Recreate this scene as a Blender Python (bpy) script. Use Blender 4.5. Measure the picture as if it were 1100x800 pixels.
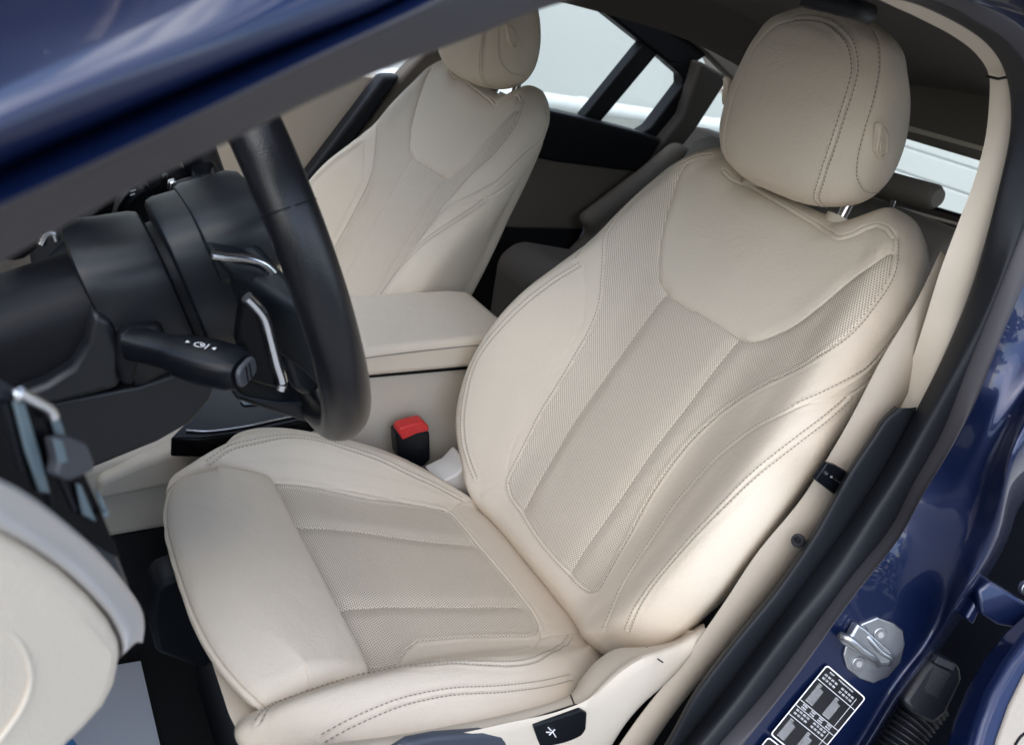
import bpy, bmesh, math, random
import numpy as np
from mathutils import Vector, Matrix
random.seed(4); rng = np.random.default_rng(4)
scene = bpy.context.scene
for o in list(bpy.data.objects): bpy.data.objects.remove(o)
C = scene.collection
# ---------------------------------------------------------------- camera
cd = bpy.data.cameras.new('camera'); cam = bpy.data.objects.new('camera', cd); C.objects.link(cam); scene.camera = cam
cd.sensor_width = 36; cd.lens = 27.67; cd.clip_start = .02; cd.clip_end = 500
Rc = Matrix(((.8297578, -.51599921, .21271297), (-.07432271, -.47988261, -.87417894), (.55315289, .70954739, -.4365368)))
M3 = Matrix((Rc[0], -Rc[1], -Rc[2])).transposed()
cam.matrix_world = Matrix.Translation((-.63534, -.64129, .69839)) @ M3.to_4x4()
cd.dof.use_dof = True; cd.dof.focus_distance = .95; cd.dof.aperture_fstop = 9.5
# ---------------------------------------------------------------- sky, sun, exposure
SUN_EL, SUN_AZ = math.radians(46), math.radians(236)       # soft daylight from the open door side
w = bpy.data.worlds.new('World'); scene.world = w; w.use_nodes = True
nt = w.node_tree; nt.nodes.clear()
out = nt.nodes.new('ShaderNodeOutputWorld'); bg = nt.nodes.new('ShaderNodeBackground')
sky = nt.nodes.new('ShaderNodeTexSky'); sky.sky_type = 'NISHITA'; sky.sun_disc = False
sky.sun_elevation = SUN_EL; sky.sun_rotation = SUN_AZ
tc = nt.nodes.new('ShaderNodeTexCoord'); mp = nt.nodes.new('ShaderNodeMapping'); mp.inputs['Scale'].default_value = (1, 1, 2.4)
ns = nt.nodes.new('ShaderNodeTexNoise'); ns.inputs['Scale'].default_value = 2.6; ns.inputs['Detail'].default_value = 9; ns.inputs['Roughness'].default_value = .55
cr = nt.nodes.new('ShaderNodeValToRGB'); cr.color_ramp.elements[0].position = .50; cr.color_ramp.elements[1].position = .66
mx = nt.nodes.new('ShaderNodeMixRGB'); mx.inputs['Color2'].default_value = (9.6, 9.6, 9.6, 1)
L = nt.links.new
L(tc.outputs['Generated'], mp.inputs['Vector']); L(mp.outputs[0], ns.inputs['Vector']); L(ns.outputs['Fac'], cr.inputs[0])
L(cr.outputs[0], mx.inputs['Fac']); L(sky.outputs[0], mx.inputs['Color1']); L(mx.outputs[0], bg.inputs['Color']); L(bg.outputs[0], out.inputs[0])
bg.inputs['Strength'].default_value = .15
sd = bpy.data.lights.new('sun', 'SUN'); sd.energy = .5; sd.angle = math.radians(90); sd.color = (1, .94, .86)
sun = bpy.data.objects.new('sun', sd); C.objects.link(sun)
# sky sun_rotation is clockwise from +Y seen from above
sdir = Vector((math.sin(SUN_AZ)*math.cos(SUN_EL), math.cos(SUN_AZ)*math.cos(SUN_EL), math.sin(SUN_EL)))
sun.rotation_euler = (-sdir).to_track_quat('-Z', 'Y').to_euler(); sun.location = (0, 0, 5)
scene.view_settings.view_transform = 'Standard'; scene.view_settings.look = 'None'; scene.view_settings.gamma = 1
scene.view_settings.exposure = 1.58
scene.render.engine = 'CYCLES'
scene.cycles.max_bounces = 10; scene.cycles.diffuse_bounces = 6; scene.cycles.transparent_max_bounces = 12
# ---------------------------------------------------------------- helpers
def tag(o, label=None, cat=None, group=None, kind=None):
    if label: o['label'] = label
    if cat: o['category'] = cat
    if group: o['group'] = group
    if kind: o['kind'] = kind
    return o
def wloc(p):
    v = Vector((0, 0, 0))
    while p is not None: v += p.location; p = p.parent
    return v
def thing(name, label, cat, loc, group=None):
    o = bpy.data.objects.new(name, None); o.empty_display_size = .05; C.objects.link(o); o.location = loc
    return tag(o, label, cat, group)
def obj(name, verts, faces, mat, parent=None, smooth=True, sharp=None, bevel=0, seg=2, subsurf=0, fmat=None, uv=None):
    V = np.asarray(verts, float)
    if parent is None:
        loc = Vector(((V[:, 0].min()+V[:, 0].max())/2, (V[:, 1].min()+V[:, 1].max())/2, V[:, 2].min()))
        base = loc
    else: loc = Vector((0, 0, 0)); base = wloc(parent)
    V = V-np.array(base)
    me = bpy.data.meshes.new(name); me.from_pydata(V.tolist(), [], faces if isinstance(faces, list) else faces.tolist())
    mats = mat if isinstance(mat, (list, tuple)) else [mat]
    for m in mats: me.materials.append(m)
    if fmat is not None: me.polygons.foreach_set('material_index', np.asarray(fmat, np.int32))
    if uv is not None:
        l = me.uv_layers.new(name='UVMap'); idx = np.zeros(len(me.loops), np.int32); me.loops.foreach_get('vertex_index', idx)
        l.data.foreach_set('uv', np.asarray(uv, np.float32)[idx].ravel())
    me.validate()
    o = bpy.data.objects.new(name, me); C.objects.link(o); o.parent = parent; o.location = loc
    if smooth: me.polygons.foreach_set('use_smooth', [True]*len(me.polygons))
    if bevel:
        b = o.modifiers.new('bevel', 'BEVEL'); b.width = bevel; b.segments = seg; b.limit_method = 'ANGLE'; b.angle_limit = math.radians(28); b.harden_normals = False
    if subsurf:
        b = o.modifiers.new('sub', 'SUBSURF'); b.levels = b.render_levels = subsurf
    if sharp is not None or bevel:
        me.set_sharp_from_angle(angle=math.radians(sharp or 40))
    return o
def prism(name, outline, vec, mat, parent=None, bevel=0, seg=3, sharp=40, **k):
    P = np.asarray(outline, float); n = len(P); v = np.asarray(vec, float)
    nrm = sum(np.cross(P[i]-P[0], P[(i+1) % n]-P[0]) for i in range(n))
    if nrm @ v > 0: P = P[::-1]
    V = np.vstack([P, P+v]); F = [list(range(n)), list(range(2*n-1, n-1, -1))]+[[i, i+n, (i+1) % n+n, (i+1) % n] for i in range(n)]
    return obj(name, V, F, mat, parent, bevel=bevel, seg=seg, sharp=sharp, **k)
def rspline(P, n, closed=False):
    P = np.asarray(P, float)
    if closed: P = np.vstack([P[-1:], P, P[:2]])
    else: P = np.vstack([2*P[0]-P[1], P, 2*P[-1]-P[-2]])
    d = np.linalg.norm(np.diff(P, axis=0), axis=1)**.5+1e-9; out_ = []
    m = len(P)-3; L_ = np.linalg.norm(np.diff(P, axis=0), axis=1)[1:-1]; cnt = np.maximum(1, np.round(n*L_/L_.sum()).astype(int))
    for i in range(m):
        p0, p1, p2, p3 = P[i:i+4]; t0 = 0; t1 = d[i]; t2 = t1+d[i+1]; t3 = t2+d[i+2]
        t = np.linspace(t1, t2, cnt[i], endpoint=False)[:, None]
        A1 = (t1-t)/(t1-t0)*p0+(t-t0)/(t1-t0)*p1; A2 = (t2-t)/(t2-t1)*p1+(t-t1)/(t2-t1)*p2; A3 = (t3-t)/(t3-t2)*p2+(t-t2)/(t3-t2)*p3
        B1 = (t2-t)/(t2-t0)*A1+(t-t0)/(t2-t0)*A2; B2 = (t3-t)/(t3-t1)*A2+(t-t1)/(t3-t1)*A3
        out_.append((t2-t)/(t2-t1)*B1+(t-t1)/(t2-t1)*B2)
    if not closed: out_.append(P[-2:-1])
    return np.vstack(out_)
def resamp(P, n):
    P = np.asarray(P, float); s = np.r_[0, np.cumsum(np.linalg.norm(np.diff(P, axis=0), axis=1))]; u = np.linspace(0, s[-1], n)
    return np.column_stack([np.interp(u, s, P[:, k]) for k in range(3)])
def gridfaces(nv, nu, wu=False, wv=False):
    a = np.arange(nv*nu).reshape(nv, nu)
    if wu: a = np.concatenate([a, a[:, :1]], 1)
    if wv: a = np.concatenate([a, a[:1]], 0)
    return np.stack([a[:-1, :-1], a[:-1, 1:], a[1:, 1:], a[1:, :-1]], -1).reshape(-1, 4)
def tube(name, path, r, mat, parent=None, n=16, m=None, closed=False, ry=None, up=(0, 0, 1), cap=True):
    """sweep an ellipse (r, ry) along a path"""
    P = rspline(path, m, closed) if m else np.asarray(path, float)
    T = np.gradient(P, axis=0) if not closed else np.roll(P, -1, 0)-np.roll(P, 1, 0)
    T /= np.linalg.norm(T, axis=1, keepdims=True); U = np.asarray(up, float)
    S = np.cross(T, U); S /= np.linalg.norm(S, axis=1, keepdims=True)+1e-9; Q = np.cross(S, T)
    a = np.linspace(0, 2*np.pi, n, endpoint=False); rr = np.broadcast_to(np.asarray(r, float), (len(P),)); r2 = rr if ry is None else np.broadcast_to(np.asarray(ry, float), (len(P),))
    G = P[:, None]+rr[:, None, None]*np.cos(a)[None, :, None]*S[:, None]+r2[:, None, None]*np.sin(a)[None, :, None]*Q[:, None]
    F = gridfaces(len(P), n, wu=True, wv=closed).tolist()
    if not closed and cap: F += [list(range(n)), list(range((len(P)-1)*n+n-1, (len(P)-1)*n-1, -1))]
    return obj(name, G.reshape(-1, 3), F, mat, parent, sharp=50)
def disc(name, c, nrm, r, h, mat, parent=None, n=32, bevel=.0008):
    nrm = Vector(nrm).normalized(); q = nrm.to_track_quat('Z', 'Y'); c = Vector(c)
    P = [tuple(c+q @ Vector((r*math.cos(2*math.pi*i/n), r*math.sin(2*math.pi*i/n), 0))) for i in range(n)]
    return prism(name, P, tuple(nrm*h), mat, parent, bevel=bevel)
def rails(name, RR, mat, parent=None, n=220, sub=5, thick=0, sharp=35, smoothk=0, base=None, post=None):
    if base is None: Q = np.array([resamp(rspline(r, 400), n) for r in RR])
    else:
        Bp = resamp(rspline(base, 600), n); Bt = np.gradient(Bp, axis=0); ker = np.hanning(15)[1:-1]; ker /= ker.sum()
        Bt = np.column_stack([np.convolve(np.pad(Bt[:, c], 6, 'edge'), ker, 'valid') for c in range(3)]); Bt /= np.linalg.norm(Bt, axis=1, keepdims=True); Q = []
        for r_ in RR:
            D_ = resamp(rspline(r_, 600), 3000); frac = np.linspace(0, 1, 3000); idx = []
            for j in range(n):
                v = D_-Bp[j]; cost = np.abs(v @ Bt[j])+.15*np.linalg.norm(v, axis=1); cost[np.abs(frac-j/(n-1)) > .18] = 9; idx.append(int(cost.argmin()))
            idx = np.maximum.accumulate(idx).astype(float); idx[0] = 0; idx[-1] = 2999
            ker = np.hanning(13)[1:-1]; ker /= ker.sum(); pad = np.concatenate([2*idx[0]-idx[5:0:-1], idx, 2*idx[-1]-idx[-2:-7:-1]]); idx = np.clip(np.convolve(pad, ker, 'valid'), 0, 2999)
            Q.append(np.column_stack([np.interp(idx, np.arange(3000), D_[:, c]) for c in range(3)]))
        Q = np.array(Q)
    if post: Q = np.array(post(Q)); RR = list(Q)
    for _ in range(smoothk*2):
        ker = np.hanning(9)[1:-1]; ker /= ker.sum(); k_ = len(ker)//2
        pad = np.concatenate([2*Q[:, :1]-Q[:, k_:0:-1], Q, 2*Q[:, -1:]-Q[:, -2:-k_-2:-1]], 1)
        Q = np.array([[np.convolve(pad[a, :, c], ker, 'valid') for c in range(3)] for a in range(len(Q))]).transpose(0, 2, 1)
    rows = Q
    if sub > 1 and len(RR) > 2:
        rows = np.array([crom(Q[:, j], [sub]*(len(RR)-1)) for j in range(n)]).transpose(1, 0, 2)
    nv, nu = rows.shape[:2]
    o = obj(name, rows.reshape(-1, 3), gridfaces(nv, nu), mat, parent, sharp=sharp)
    if thick:
        s = o.modifiers.new('solid', 'SOLIDIFY'); s.thickness = abs(thick); s.offset = 1 if thick > 0 else -1
    return o
# ---------------------------------------------------------------- materials
def mat(name, col, rough=.5, metal=0, bump=0, bscale=300, var=0, vscale=4, coat=0, spec=.5, kind='noise'):
    m = bpy.data.materials.new(name); m.use_nodes = True; t = m.node_tree; b = t.nodes['Principled BSDF']
    b.inputs['Base Color'].default_value = (*col, 1); b.inputs['Roughness'].default_value = rough; b.inputs['Metallic'].default_value = metal
    b.inputs['Specular IOR Level'].default_value = spec
    b.inputs['Coat Weight'].default_value = coat; b.inputs['Coat Roughness'].default_value = .03
    co = t.nodes.new('ShaderNodeTexCoord')
    if var:
        n_ = t.nodes.new('ShaderNodeTexNoise'); n_.inputs['Scale'].default_value = vscale; n_.inputs['Detail'].default_value = 5
        r_ = t.nodes.new('ShaderNodeMapRange'); r_.inputs['To Min'].default_value = 1-var; r_.inputs['To Max'].default_value = 1+var
        mm = t.nodes.new('ShaderNodeVectorMath'); mm.operation = 'SCALE'; mm.inputs[0].default_value = col
        t.links.new(co.outputs['Object'], n_.inputs['Vector']); t.links.new(n_.outputs['Fac'], r_.inputs['Value']); t.links.new(r_.outputs[0], mm.inputs['Scale']); t.links.new(mm.outputs[0], b.inputs['Base Color'])
        r2 = t.nodes.new('ShaderNodeMapRange'); r2.inputs['To Min'].default_value = max(0, rough-.08); r2.inputs['To Max'].default_value = rough+.08
        t.links.new(n_.outputs['Fac'], r2.inputs['Value']); t.links.new(r2.outputs[0], b.inputs['Roughness'])
    if bump:
        if kind == 'voronoi':
            n2 = t.nodes.new('ShaderNodeTexVoronoi'); n2.feature = 'F1'; n2.inputs['Scale'].default_value = bscale; o2 = n2.outputs['Distance']
        else:
            n2 = t.nodes.new('ShaderNodeTexNoise'); n2.inputs['Scale'].default_value = bscale; n2.inputs['Detail'].default_value = 4; o2 = n2.outputs['Fac']
        bp = t.nodes.new('ShaderNodeBump'); bp.inputs['Strength'].default_value = bump; bp.inputs['Distance'].default_value = .001
        t.links.new(co.outputs['Object'], n2.inputs['Vector']); t.links.new(o2, bp.inputs['Height']); t.links.new(bp.outputs[0], b.inputs['Normal'])
    return m
LEA = (.68, .595, .485)
leather = mat('leather', LEA, .58, bump=.3, bscale=650, var=.045, vscale=7, kind='voronoi', spec=.25)
def creases(m, s=.22):
    t = m.node_tree; b = t.nodes['Principled BSDF']; co = t.nodes.new('ShaderNodeTexCoord'); n1 = t.nodes.new('ShaderNodeTexNoise'); n1.inputs['Scale'].default_value = 26; n1.inputs['Detail'].default_value = 7; n1.inputs['Roughness'].default_value = .6; n1.inputs['Distortion'].default_value = 1.2
    bp = t.nodes.new('ShaderNodeBump'); bp.inputs['Strength'].default_value = s; bp.inputs['Distance'].default_value = .004
    t.links.new(co.outputs['Object'], n1.inputs['Vector']); t.links.new(n1.outputs['Fac'], bp.inputs['Height'])
    old = [l for l in t.links if l.to_socket == b.inputs['Normal']]
    if old: t.links.new(bp.outputs[0], old[0].from_node.inputs['Normal'])
    else: t.links.new(bp.outputs[0], b.inputs['Normal'])
creases(leather)
def perf_mat():
    m = mat('perforated_leather', LEA, .5, spec=.3); t = m.node_tree; b = t.nodes['Principled BSDF']; N = t.nodes.new; L = t.links.new
    uv = N('ShaderNodeUVMap'); sp = N('ShaderNodeSeparateXYZ'); L(uv.outputs[0], sp.inputs[0])
    def math_(op, a, b_=None):
        n = N('ShaderNodeMath'); n.operation = op
        for i, v in enumerate((a, b_)):
            if v is None: continue
            if isinstance(v, (int, float)): n.inputs[i].default_value = v
            else: L(v, n.inputs[i])
        return n.outputs[0]
    p = .0030
    y = math_('DIVIDE', sp.outputs[1], p*.866); row = math_('FLOOR', y); x = math_('ADD', math_('DIVIDE', sp.outputs[0], p), math_('MULTIPLY', math_('MODULO', row, 2.0), .5))
    fx = math_('SUBTRACT', math_('FRACT', x), .5); fy = math_('MULTIPLY', math_('SUBTRACT', math_('FRACT', y), .5), .866)
    r = math_('SQRT', math_('ADD', math_('MULTIPLY', fx, fx), math_('MULTIPLY', fy, fy)))
    mr = N('ShaderNodeMapRange'); mr.inputs['From Min'].default_value = .17; mr.inputs['From Max'].default_value = .27; L(r, mr.inputs['Value'])
    mc = N('ShaderNodeMixRGB'); mc.inputs['Color1'].default_value = (.10, .088, .075, 1); mc.inputs['Color2'].default_value = (*LEA, 1); L(mr.outputs[0], mc.inputs['Fac']); L(mc.outputs[0], b.inputs['Base Color'])
    r2 = N('ShaderNodeMapRange'); r2.inputs['From Min'].default_value = .15; r2.inputs['From Max'].default_value = .42; L(r, r2.inputs['Value'])
    bp = N('ShaderNodeBump'); bp.inputs['Strength'].default_value = .6; bp.inputs['Distance'].default_value = .0005; L(r2.outputs[0], bp.inputs['Height']); L(bp.outputs[0], b.inputs['Normal'])
    return m
perf = perf_mat()
thread = mat('thread', (.29, .26, .22), .8)
beige_plastic = mat('beige_plastic', (.58, .515, .425), .6, bump=.25, bscale=500)
beige_grain = mat('beige_grain', (.62, .54, .44), .62, bump=.5, bscale=800, kind='voronoi')
shaded_beige = mat('shaded_beige_fabric', (.15, .128, .10), .75, bump=.3, bscale=500, var=.05)  # beige of the rear cabin with its shade mixed into the colour
headliner_m = mat('headliner_fabric', (.16, .14, .12), .9, bump=.3, bscale=600)  # beige-grey lining, darkened so the colour carries the cabin's shade
black_plastic = mat('black_plastic', (.005, .006, .0085), .33, bump=.2, bscale=900, spec=.27)
soft_black = mat('soft_black', (.005, .0055, .0075), .48, bump=.25, bscale=700, spec=.2)
gloss_black = mat('gloss_black', (.004, .004, .005), .2, spec=.12)
door_card_m = mat('door_card', (.36, .32, .27), .7, bump=.4, bscale=900, kind='voronoi')
black_leather = mat('black_leather', (.007, .0075, .010), .30, bump=.12, bscale=900, kind='voronoi', var=.1, spec=.45)
rubber = mat('rubber', (.007, .0085, .012), .55, bump=.2, bscale=700, spec=.35)
grey_rubber = mat('grey_rubber', (.045, .043, .050), .55, bump=.06, bscale=400, spec=.4)
carpet = mat('carpet', (.009, .009, .010), .95, bump=1, bscale=700, var=.5, vscale=400)
chrome = mat('satin_chrome', (.72, .73, .75), .22, 1)
silver_trim = mat('silver_trim', (.55, .54, .54), .38, .55, bump=.02, bscale=200)
steel = mat('zinc_steel', (.46, .465, .48), .38, 1, bump=.12, bscale=260, var=.08, vscale=60)
vent_grey = mat('vent_grey', (.12, .16, .18), .4, .3)
hedge_m = mat('hedge_leaves', (.035, .06, .022), .7, var=.5, vscale=3)
paint = mat('blue_paint', (.0035, .011, .052), .36, .5, coat=.7, bump=0)
red_plastic = mat('red_plastic', (.62, .03, .03), .35)
white_print = mat('white_print', (.75, .76, .78), .6)
label_black = mat('label_black', (.008, .008, .010), .3)
jamb_shade = mat('shadow_black', (.0025, .003, .005), .9, spec=.05)  # navy jamb drawn black, shade between the doors put into the colour
paper = mat('paper', (.66, .69, .76), .7, var=.02, vscale=5)
paper_blue = mat('paper_print', (.10, .30, .62), .7)
belt_m = mat('belt_webbing', (.40, .35, .285), .7, bump=.3, bscale=1500)  # beige webbing, its colour darkened for the shade it lies in
wall_m = mat('plaster_wall', (.53, .555, .525), .8, bump=.3, bscale=40, var=.05, vscale=1.3)
pipe_m = mat('painted_pipe', (.72, .76, .74), .5, var=.12, vscale=14)
asphalt = mat('concrete_paving', (.30, .29, .27), .9, bump=.8, bscale=120, var=.15, vscale=8)
def glass_m():
    m = bpy.data.materials.new('glass'); m.use_nodes = True; t = m.node_tree; t.nodes.clear(); N = t.nodes.new
    o = N('ShaderNodeOutputMaterial'); tr = N('ShaderNodeBsdfTransparent'); tr.inputs[0].default_value = (.90, .93, .91, 1); g = N('ShaderNodeBsdfGlossy'); g.inputs['Roughness'].default_value = .01
    f = N('ShaderNodeFresnel'); f.inputs[0].default_value = 1.45; x = N('ShaderNodeMixShader'); t.links.new(f.outputs[0], x.inputs[0]); t.links.new(tr.outputs[0], x.inputs[1]); t.links.new(g.outputs[0], x.inputs[2]); t.links.new(x.outputs[0], o.inputs[0])
    return m
glass = glass_m()
# GEO BEGIN
def crom(P, counts):
    P = np.asarray(P, float); Q = np.vstack([2*P[0]-P[1], P, 2*P[-1]-P[-2]]); out = []
    for i, c in enumerate(counts):
        p0, p1, p2, p3 = Q[i], Q[i+1], Q[i+2], Q[i+3]
        t = np.linspace(0, 1, c, endpoint=False)[:, None]
        out.append(.5*((2*p1)+(-p0+p2)*t+(2*p0-5*p1+4*p2-p3)*t*t+(-p0+3*p1-3*p2+p3)*t**3))
    out.append(P[-1:]); return np.vstack(out)
def tab(t, ts, vs):
    # smooth table lookup: monotone-ish cubic through the table
    ts = np.asarray(ts, float); vs = np.asarray(vs, float); m = np.gradient(vs, ts)
    i = np.clip(np.searchsorted(ts, t)-1, 0, len(ts)-2); h = ts[i+1]-ts[i]; x = np.clip((t-ts[i])/h, 0, 1)
    return ((2*x**3-3*x*x+1)*vs[i]+(x**3-2*x*x+x)*h*m[i]+(-2*x**3+3*x*x)*vs[i+1]+(x**3-x*x)*h*m[i+1])
def sstep(a, b, x):
    x = np.clip((x-a)/(b-a), 0, 1); return x*x*(3-2*x)
AL = np.radians(25); BT = np.array([np.sin(AL), 0, np.cos(AL)]); BN = np.array([-np.cos(AL), 0, np.sin(AL)])
BE = np.radians(17); CF = np.array([-np.cos(BE), 0, np.sin(BE)]); CN = np.array([np.sin(BE), 0, np.cos(BE)])
YY = np.array([0, 1., 0])
def back_grid(fine=1):
    T = [-.035, 0, .05, .12, .20, .28, .35, .40, .46, .52, .57, .60, .622]
    W = [.165, .200, .238, .262, .268, .262, .250, .240, .230, .219, .205, .188, .150]
    C = [.14, .165, .200, .222, .230, .226, .214, .203, .193, .182, .168, .150, .12]
    HB = [0.04, 0.0516, 0.08, 0.0998, 0.1049, 0.0946, 0.0731, 0.0585, 0.052, 0.042, 0.036, 0.032, 0.03]
    Pn = [.095, .10, .105, .108, .108, .108, .108, .11, .113, .113, .105, .09, .08]
    H0 = [.022, .020, .018, .013, .010, .012, .018, .022, .026, .028, .028, .027, .026]
    ts = np.concatenate([np.linspace(-.035, .56, int(300*fine), endpoint=False), .56+.062*np.sin(np.linspace(0, np.pi/2, int(70*fine)))])
    cnt = [int(c*fine) for c in (30, 26, 18, 20, 22, 24, 18, 14, 26)]
    rows = []
    for t in ts:
        w, c, hb, p, h0 = (float(tab(t, T, k)) for k in (W, C, HB, Pn, H0))
        q = np.sqrt(max(0, 1-max(0, (t-.555)/.067)**2)); q = max(q, .0)
        q *= np.sqrt(max(0, 1-max(0, (.0-t)/.036)**2))
        half = [(0, h0), (.55*p, h0), (p, h0+.003), ((p+c)/2, h0+.50*(hb-h0)), (c, hb), (w*.99, hb-.025), (w-.006, hb-.065), (w-.034, -.035), (w-.075, -.080), (0, -.095)]
        H = crom(half, cnt); hc = -.02
        H[:, 1] = hc+(H[:, 1]-hc)*(.02+.98*q); H[:, 0] *= (.9+.1*q)
        S = np.vstack([H[::-1]*[1, 1], (H*[-1, 1])[1:]])
        rows.append(np.column_stack([S, np.full(len(S), t)]))
    G = np.array(rows); s, h, t = G[..., 0], G[..., 1], G[..., 2]
    low = 1-sstep(.075, .125, np.abs(s))
    t = np.where(t > .45, .45+(t-.45)*(1-.22*low), t)
    # shoulders fall away to the rear at the outer corners
    t = t-.018*sstep(.15, .22, np.abs(s))*sstep(.5, .6, t)
    t = t-(.020*sstep(-.0, -.09, h))*sstep(.45, .6, t)
    return t[..., None]*BT+h[..., None]*BN+s[..., None]*YY
def cushion_grid(fine=1):
    T = [-.03, .02, .08, .15, .25, .33, .40, .45, .50, .525]
    W = [.15, .19, .232, .253, .264, .264, .258, .25, .24, .228]
    C = [.13, .155, .183, .196, .203, .206, .206, .204, .2, .195]
    GB = [-.03, -.022, -.008, .006, .014, .014, .004, -.012, -.04, -.062]
    G0 = [-.034, -.034, -.033, -.033, -.033, -.033, -.05, -.07, -.08, -.085]
    Pn = [.14, .14, .135, .135, .14, .15, .155, .155, .155, .155]
    ts = np.concatenate([np.linspace(-.03, .46, int(290*fine), endpoint=False), .46+.055*np.sin(np.linspace(0, np.pi/2, int(60*fine)))])
    cnt = [int(c*fine) for c in (34, 34, 16, 18, 20, 18, 16, 12, 20)]
    rows = []
    for t in ts:
        w, c, gb, p, g0 = (float(tab(t, T, k)) for k in (W, C, GB, Pn, G0))
        q = np.sqrt(max(0, 1-max(0, (t-.455)/.061)**2))
        half = [(0, g0), (.55*p, g0+.001), (p, g0+.003), ((p+c)/2, g0+.55*(gb-g0)), (c, gb), (w*.96, gb-.016), (w, gb-.040), (w-.010, gb-.072), (w-.05, -.125), (0, -.125)]
        H = crom(half, cnt); gc = -.085
        H[:, 1] = gc+(H[:, 1]-gc)*(.03+.97*q)
        S = np.vstack([H[::-1], (H*[-1, 1])[1:]])
        rows.append(np.column_stack([S, np.full(len(S), t)]))
    G = np.array(rows); s, g, f = G[..., 0], G[..., 1], G[..., 2]
    f = f-.03*sstep(.14, .26, np.abs(s))*sstep(.4, .5, f)-.055*sstep(.15, .24, s)*sstep(.3, .5, f)-.09*sstep(-.05, -.12, g)*sstep(.30, .48, f)
    return f[..., None]*CF+g[..., None]*CN+s[..., None]*YY
def ext_grid(fine=1):
    ss = np.concatenate([-.158-.018*np.sin(np.linspace(np.pi/2, 0, int(16*fine))), np.linspace(-.158, .160, int(130*fine))[1:-1], .160+.018*np.sin(np.linspace(0, np.pi/2, int(16*fine)))])
    cnt = [int(c*fine) for c in (16, 12, 26, 22, 14, 12, 14, 20)]
    rows = []
    for s in ss:
        q = np.sqrt(max(0, 1-max(0, (abs(s-.001)-.155)/.0225)**2)); fs = -.033*(abs(s)/.17)**3.0
        sec = [(.356, -.075), (.353, -.030), (.372, -.019), (.42, -.016), (.458+fs, -.022), (.490+fs, -.038), (.497+fs, -.054), (.480+fs, -.068), (.40, -.08)]
        H = crom(sec, cnt); c = np.array([.43+fs*.5, -.062]); H[:, 1] = c[1]+(H[:, 1]-c[1])*(.35+.65*q)
        H[:, 0] = c[0]+(H[:, 0]-c[0])*(.86+.14*q)
        rows.append(np.column_stack([H[:, 0], H[:, 1], np.full(len(H), s)]))
    G = np.array(rows)
    return G[..., 0:1]*CF+G[..., 1:2]*CN+G[..., 2:3]*YY
def head_grid(fine=1):
    T = [.533, .55, .575, .61, .66, .70, .73, .747]
    W = [.088, .104, .114, .119, .113, .100, .085, .06]
    XF = [.180, .174, .168, .163, .162, .164, .170, .182]
    XB = [.262, .270, .278, .280, .270, .250, .232, .215]
    a = np.linspace(0, 1, int(100*fine)); zs = .64+.107*np.sin((a-.5)*np.pi)
    n = int(260*fine); th = np.linspace(0, 2*np.pi, n+1); rows = []
    for z in zs:
        w, xf, xb = (float(tab(z, T, k)) for k in (W, XF, XB))
        e = abs(z-.64)/.107; q = max(0, 1-e**6)**(1/2.6); xc = xf*.5+xb*.5; d = (xb-xf)/2
        c, s = np.cos(th), np.sin(th); k = 2/3.0
        y = w*np.sign(s)*np.abs(s)**k*(.25+.75*q); x = xc+d*np.sign(c)*np.abs(c)**k*q
        x = x+.010*(1-np.abs(y/w)**2)*(c < 0)*-.6
        rows.append(np.column_stack([x, y, np.full(len(th), z)]))
    return np.array(rows)
# GEO END
# ================================================================ the place outside
def sheet(name, x0, x1, y0, y1, z, m, kind='structure'):
    o = obj(name, [(x0, y0, z), (x1, y0, z), (x1, y1, z), (x0, y1, z)], [[0, 1, 2, 3]], m, smooth=False); return tag(o, kind=kind)
sheet('ground', -120, 120, -120, 120, -.72, asphalt)
wl_ = prism('building_wall', [(-9, 3.3, -.72), (4.6, 3.3, -.72), (4.6, 3.3, 1.7), (-9, 3.3, 1.7)], (0, .3, 0), wall_m, bevel=.01)
tag(wl_, 'pale grey green plastered wall behind the passenger side windows', 'wall')
# pipe along that wall
PIPEZ = .135
pp = thing('wall_pipe', 'pale horizontal pipe running along the plastered wall outside', 'pipe', (1.5, 3.2, .1))
tube('pipe', [(-5, 3.18, PIPEZ), (4.4, 3.18, PIPEZ)], .045, pipe_m, pp, m=40)
for x in (1.15, 2.35, 3.55): tube('clamp', [(x, 3.18, PIPEZ), (x+.05, 3.18, PIPEZ)], .052, pipe_m, pp)
gd = thing('garage_door', 'pale green ribbed panel door seen through the rear window', 'door', (4.9, 1, -.72))
for i in range(22):
    z = -.70+i*.16
    prism('panel', [(4.8, -3.2, z), (4.8, 3.0, z), (4.8, 3.0, z+.155), (4.8, -3.2, z+.155)], (.05, 0, 0), wall_m, gd, bevel=.012)
# planting on the camera's side of the car: out of the picture, but mirrored in the paint
hv, hf = [], []
rh_ = random.Random(11)
for k in range(5200):
    u = rh_.random(); x = -9+18*u; top = 2.0+.9*math.sin(x*1.3)+.6*math.sin(x*3.1+1)
    c = Vector((x+rh_.gauss(0, .1), -7.5+rh_.gauss(0, .45), -.7+top*rh_.random()**.7)); s_ = rh_.uniform(.10, .22)
    a = Vector((rh_.gauss(0, 1), rh_.gauss(0, 1), rh_.gauss(0, 1))).normalized(); b = a.orthogonal().normalized(); n = len(hv)
    hv += [c+a*s_, c+b*s_*.6, c-a*s_, c-b*s_*.6]; hf.append([n, n+1, n+2, n+3])
tag(obj('hedge', hv, hf, hedge_m, smooth=False), kind='stuff')
# ================================================================ car shell
car = thing('car', 'dark blue car seen through its open driver door with glossy door pillar', 'car', (.3, .4, -.5))
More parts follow.
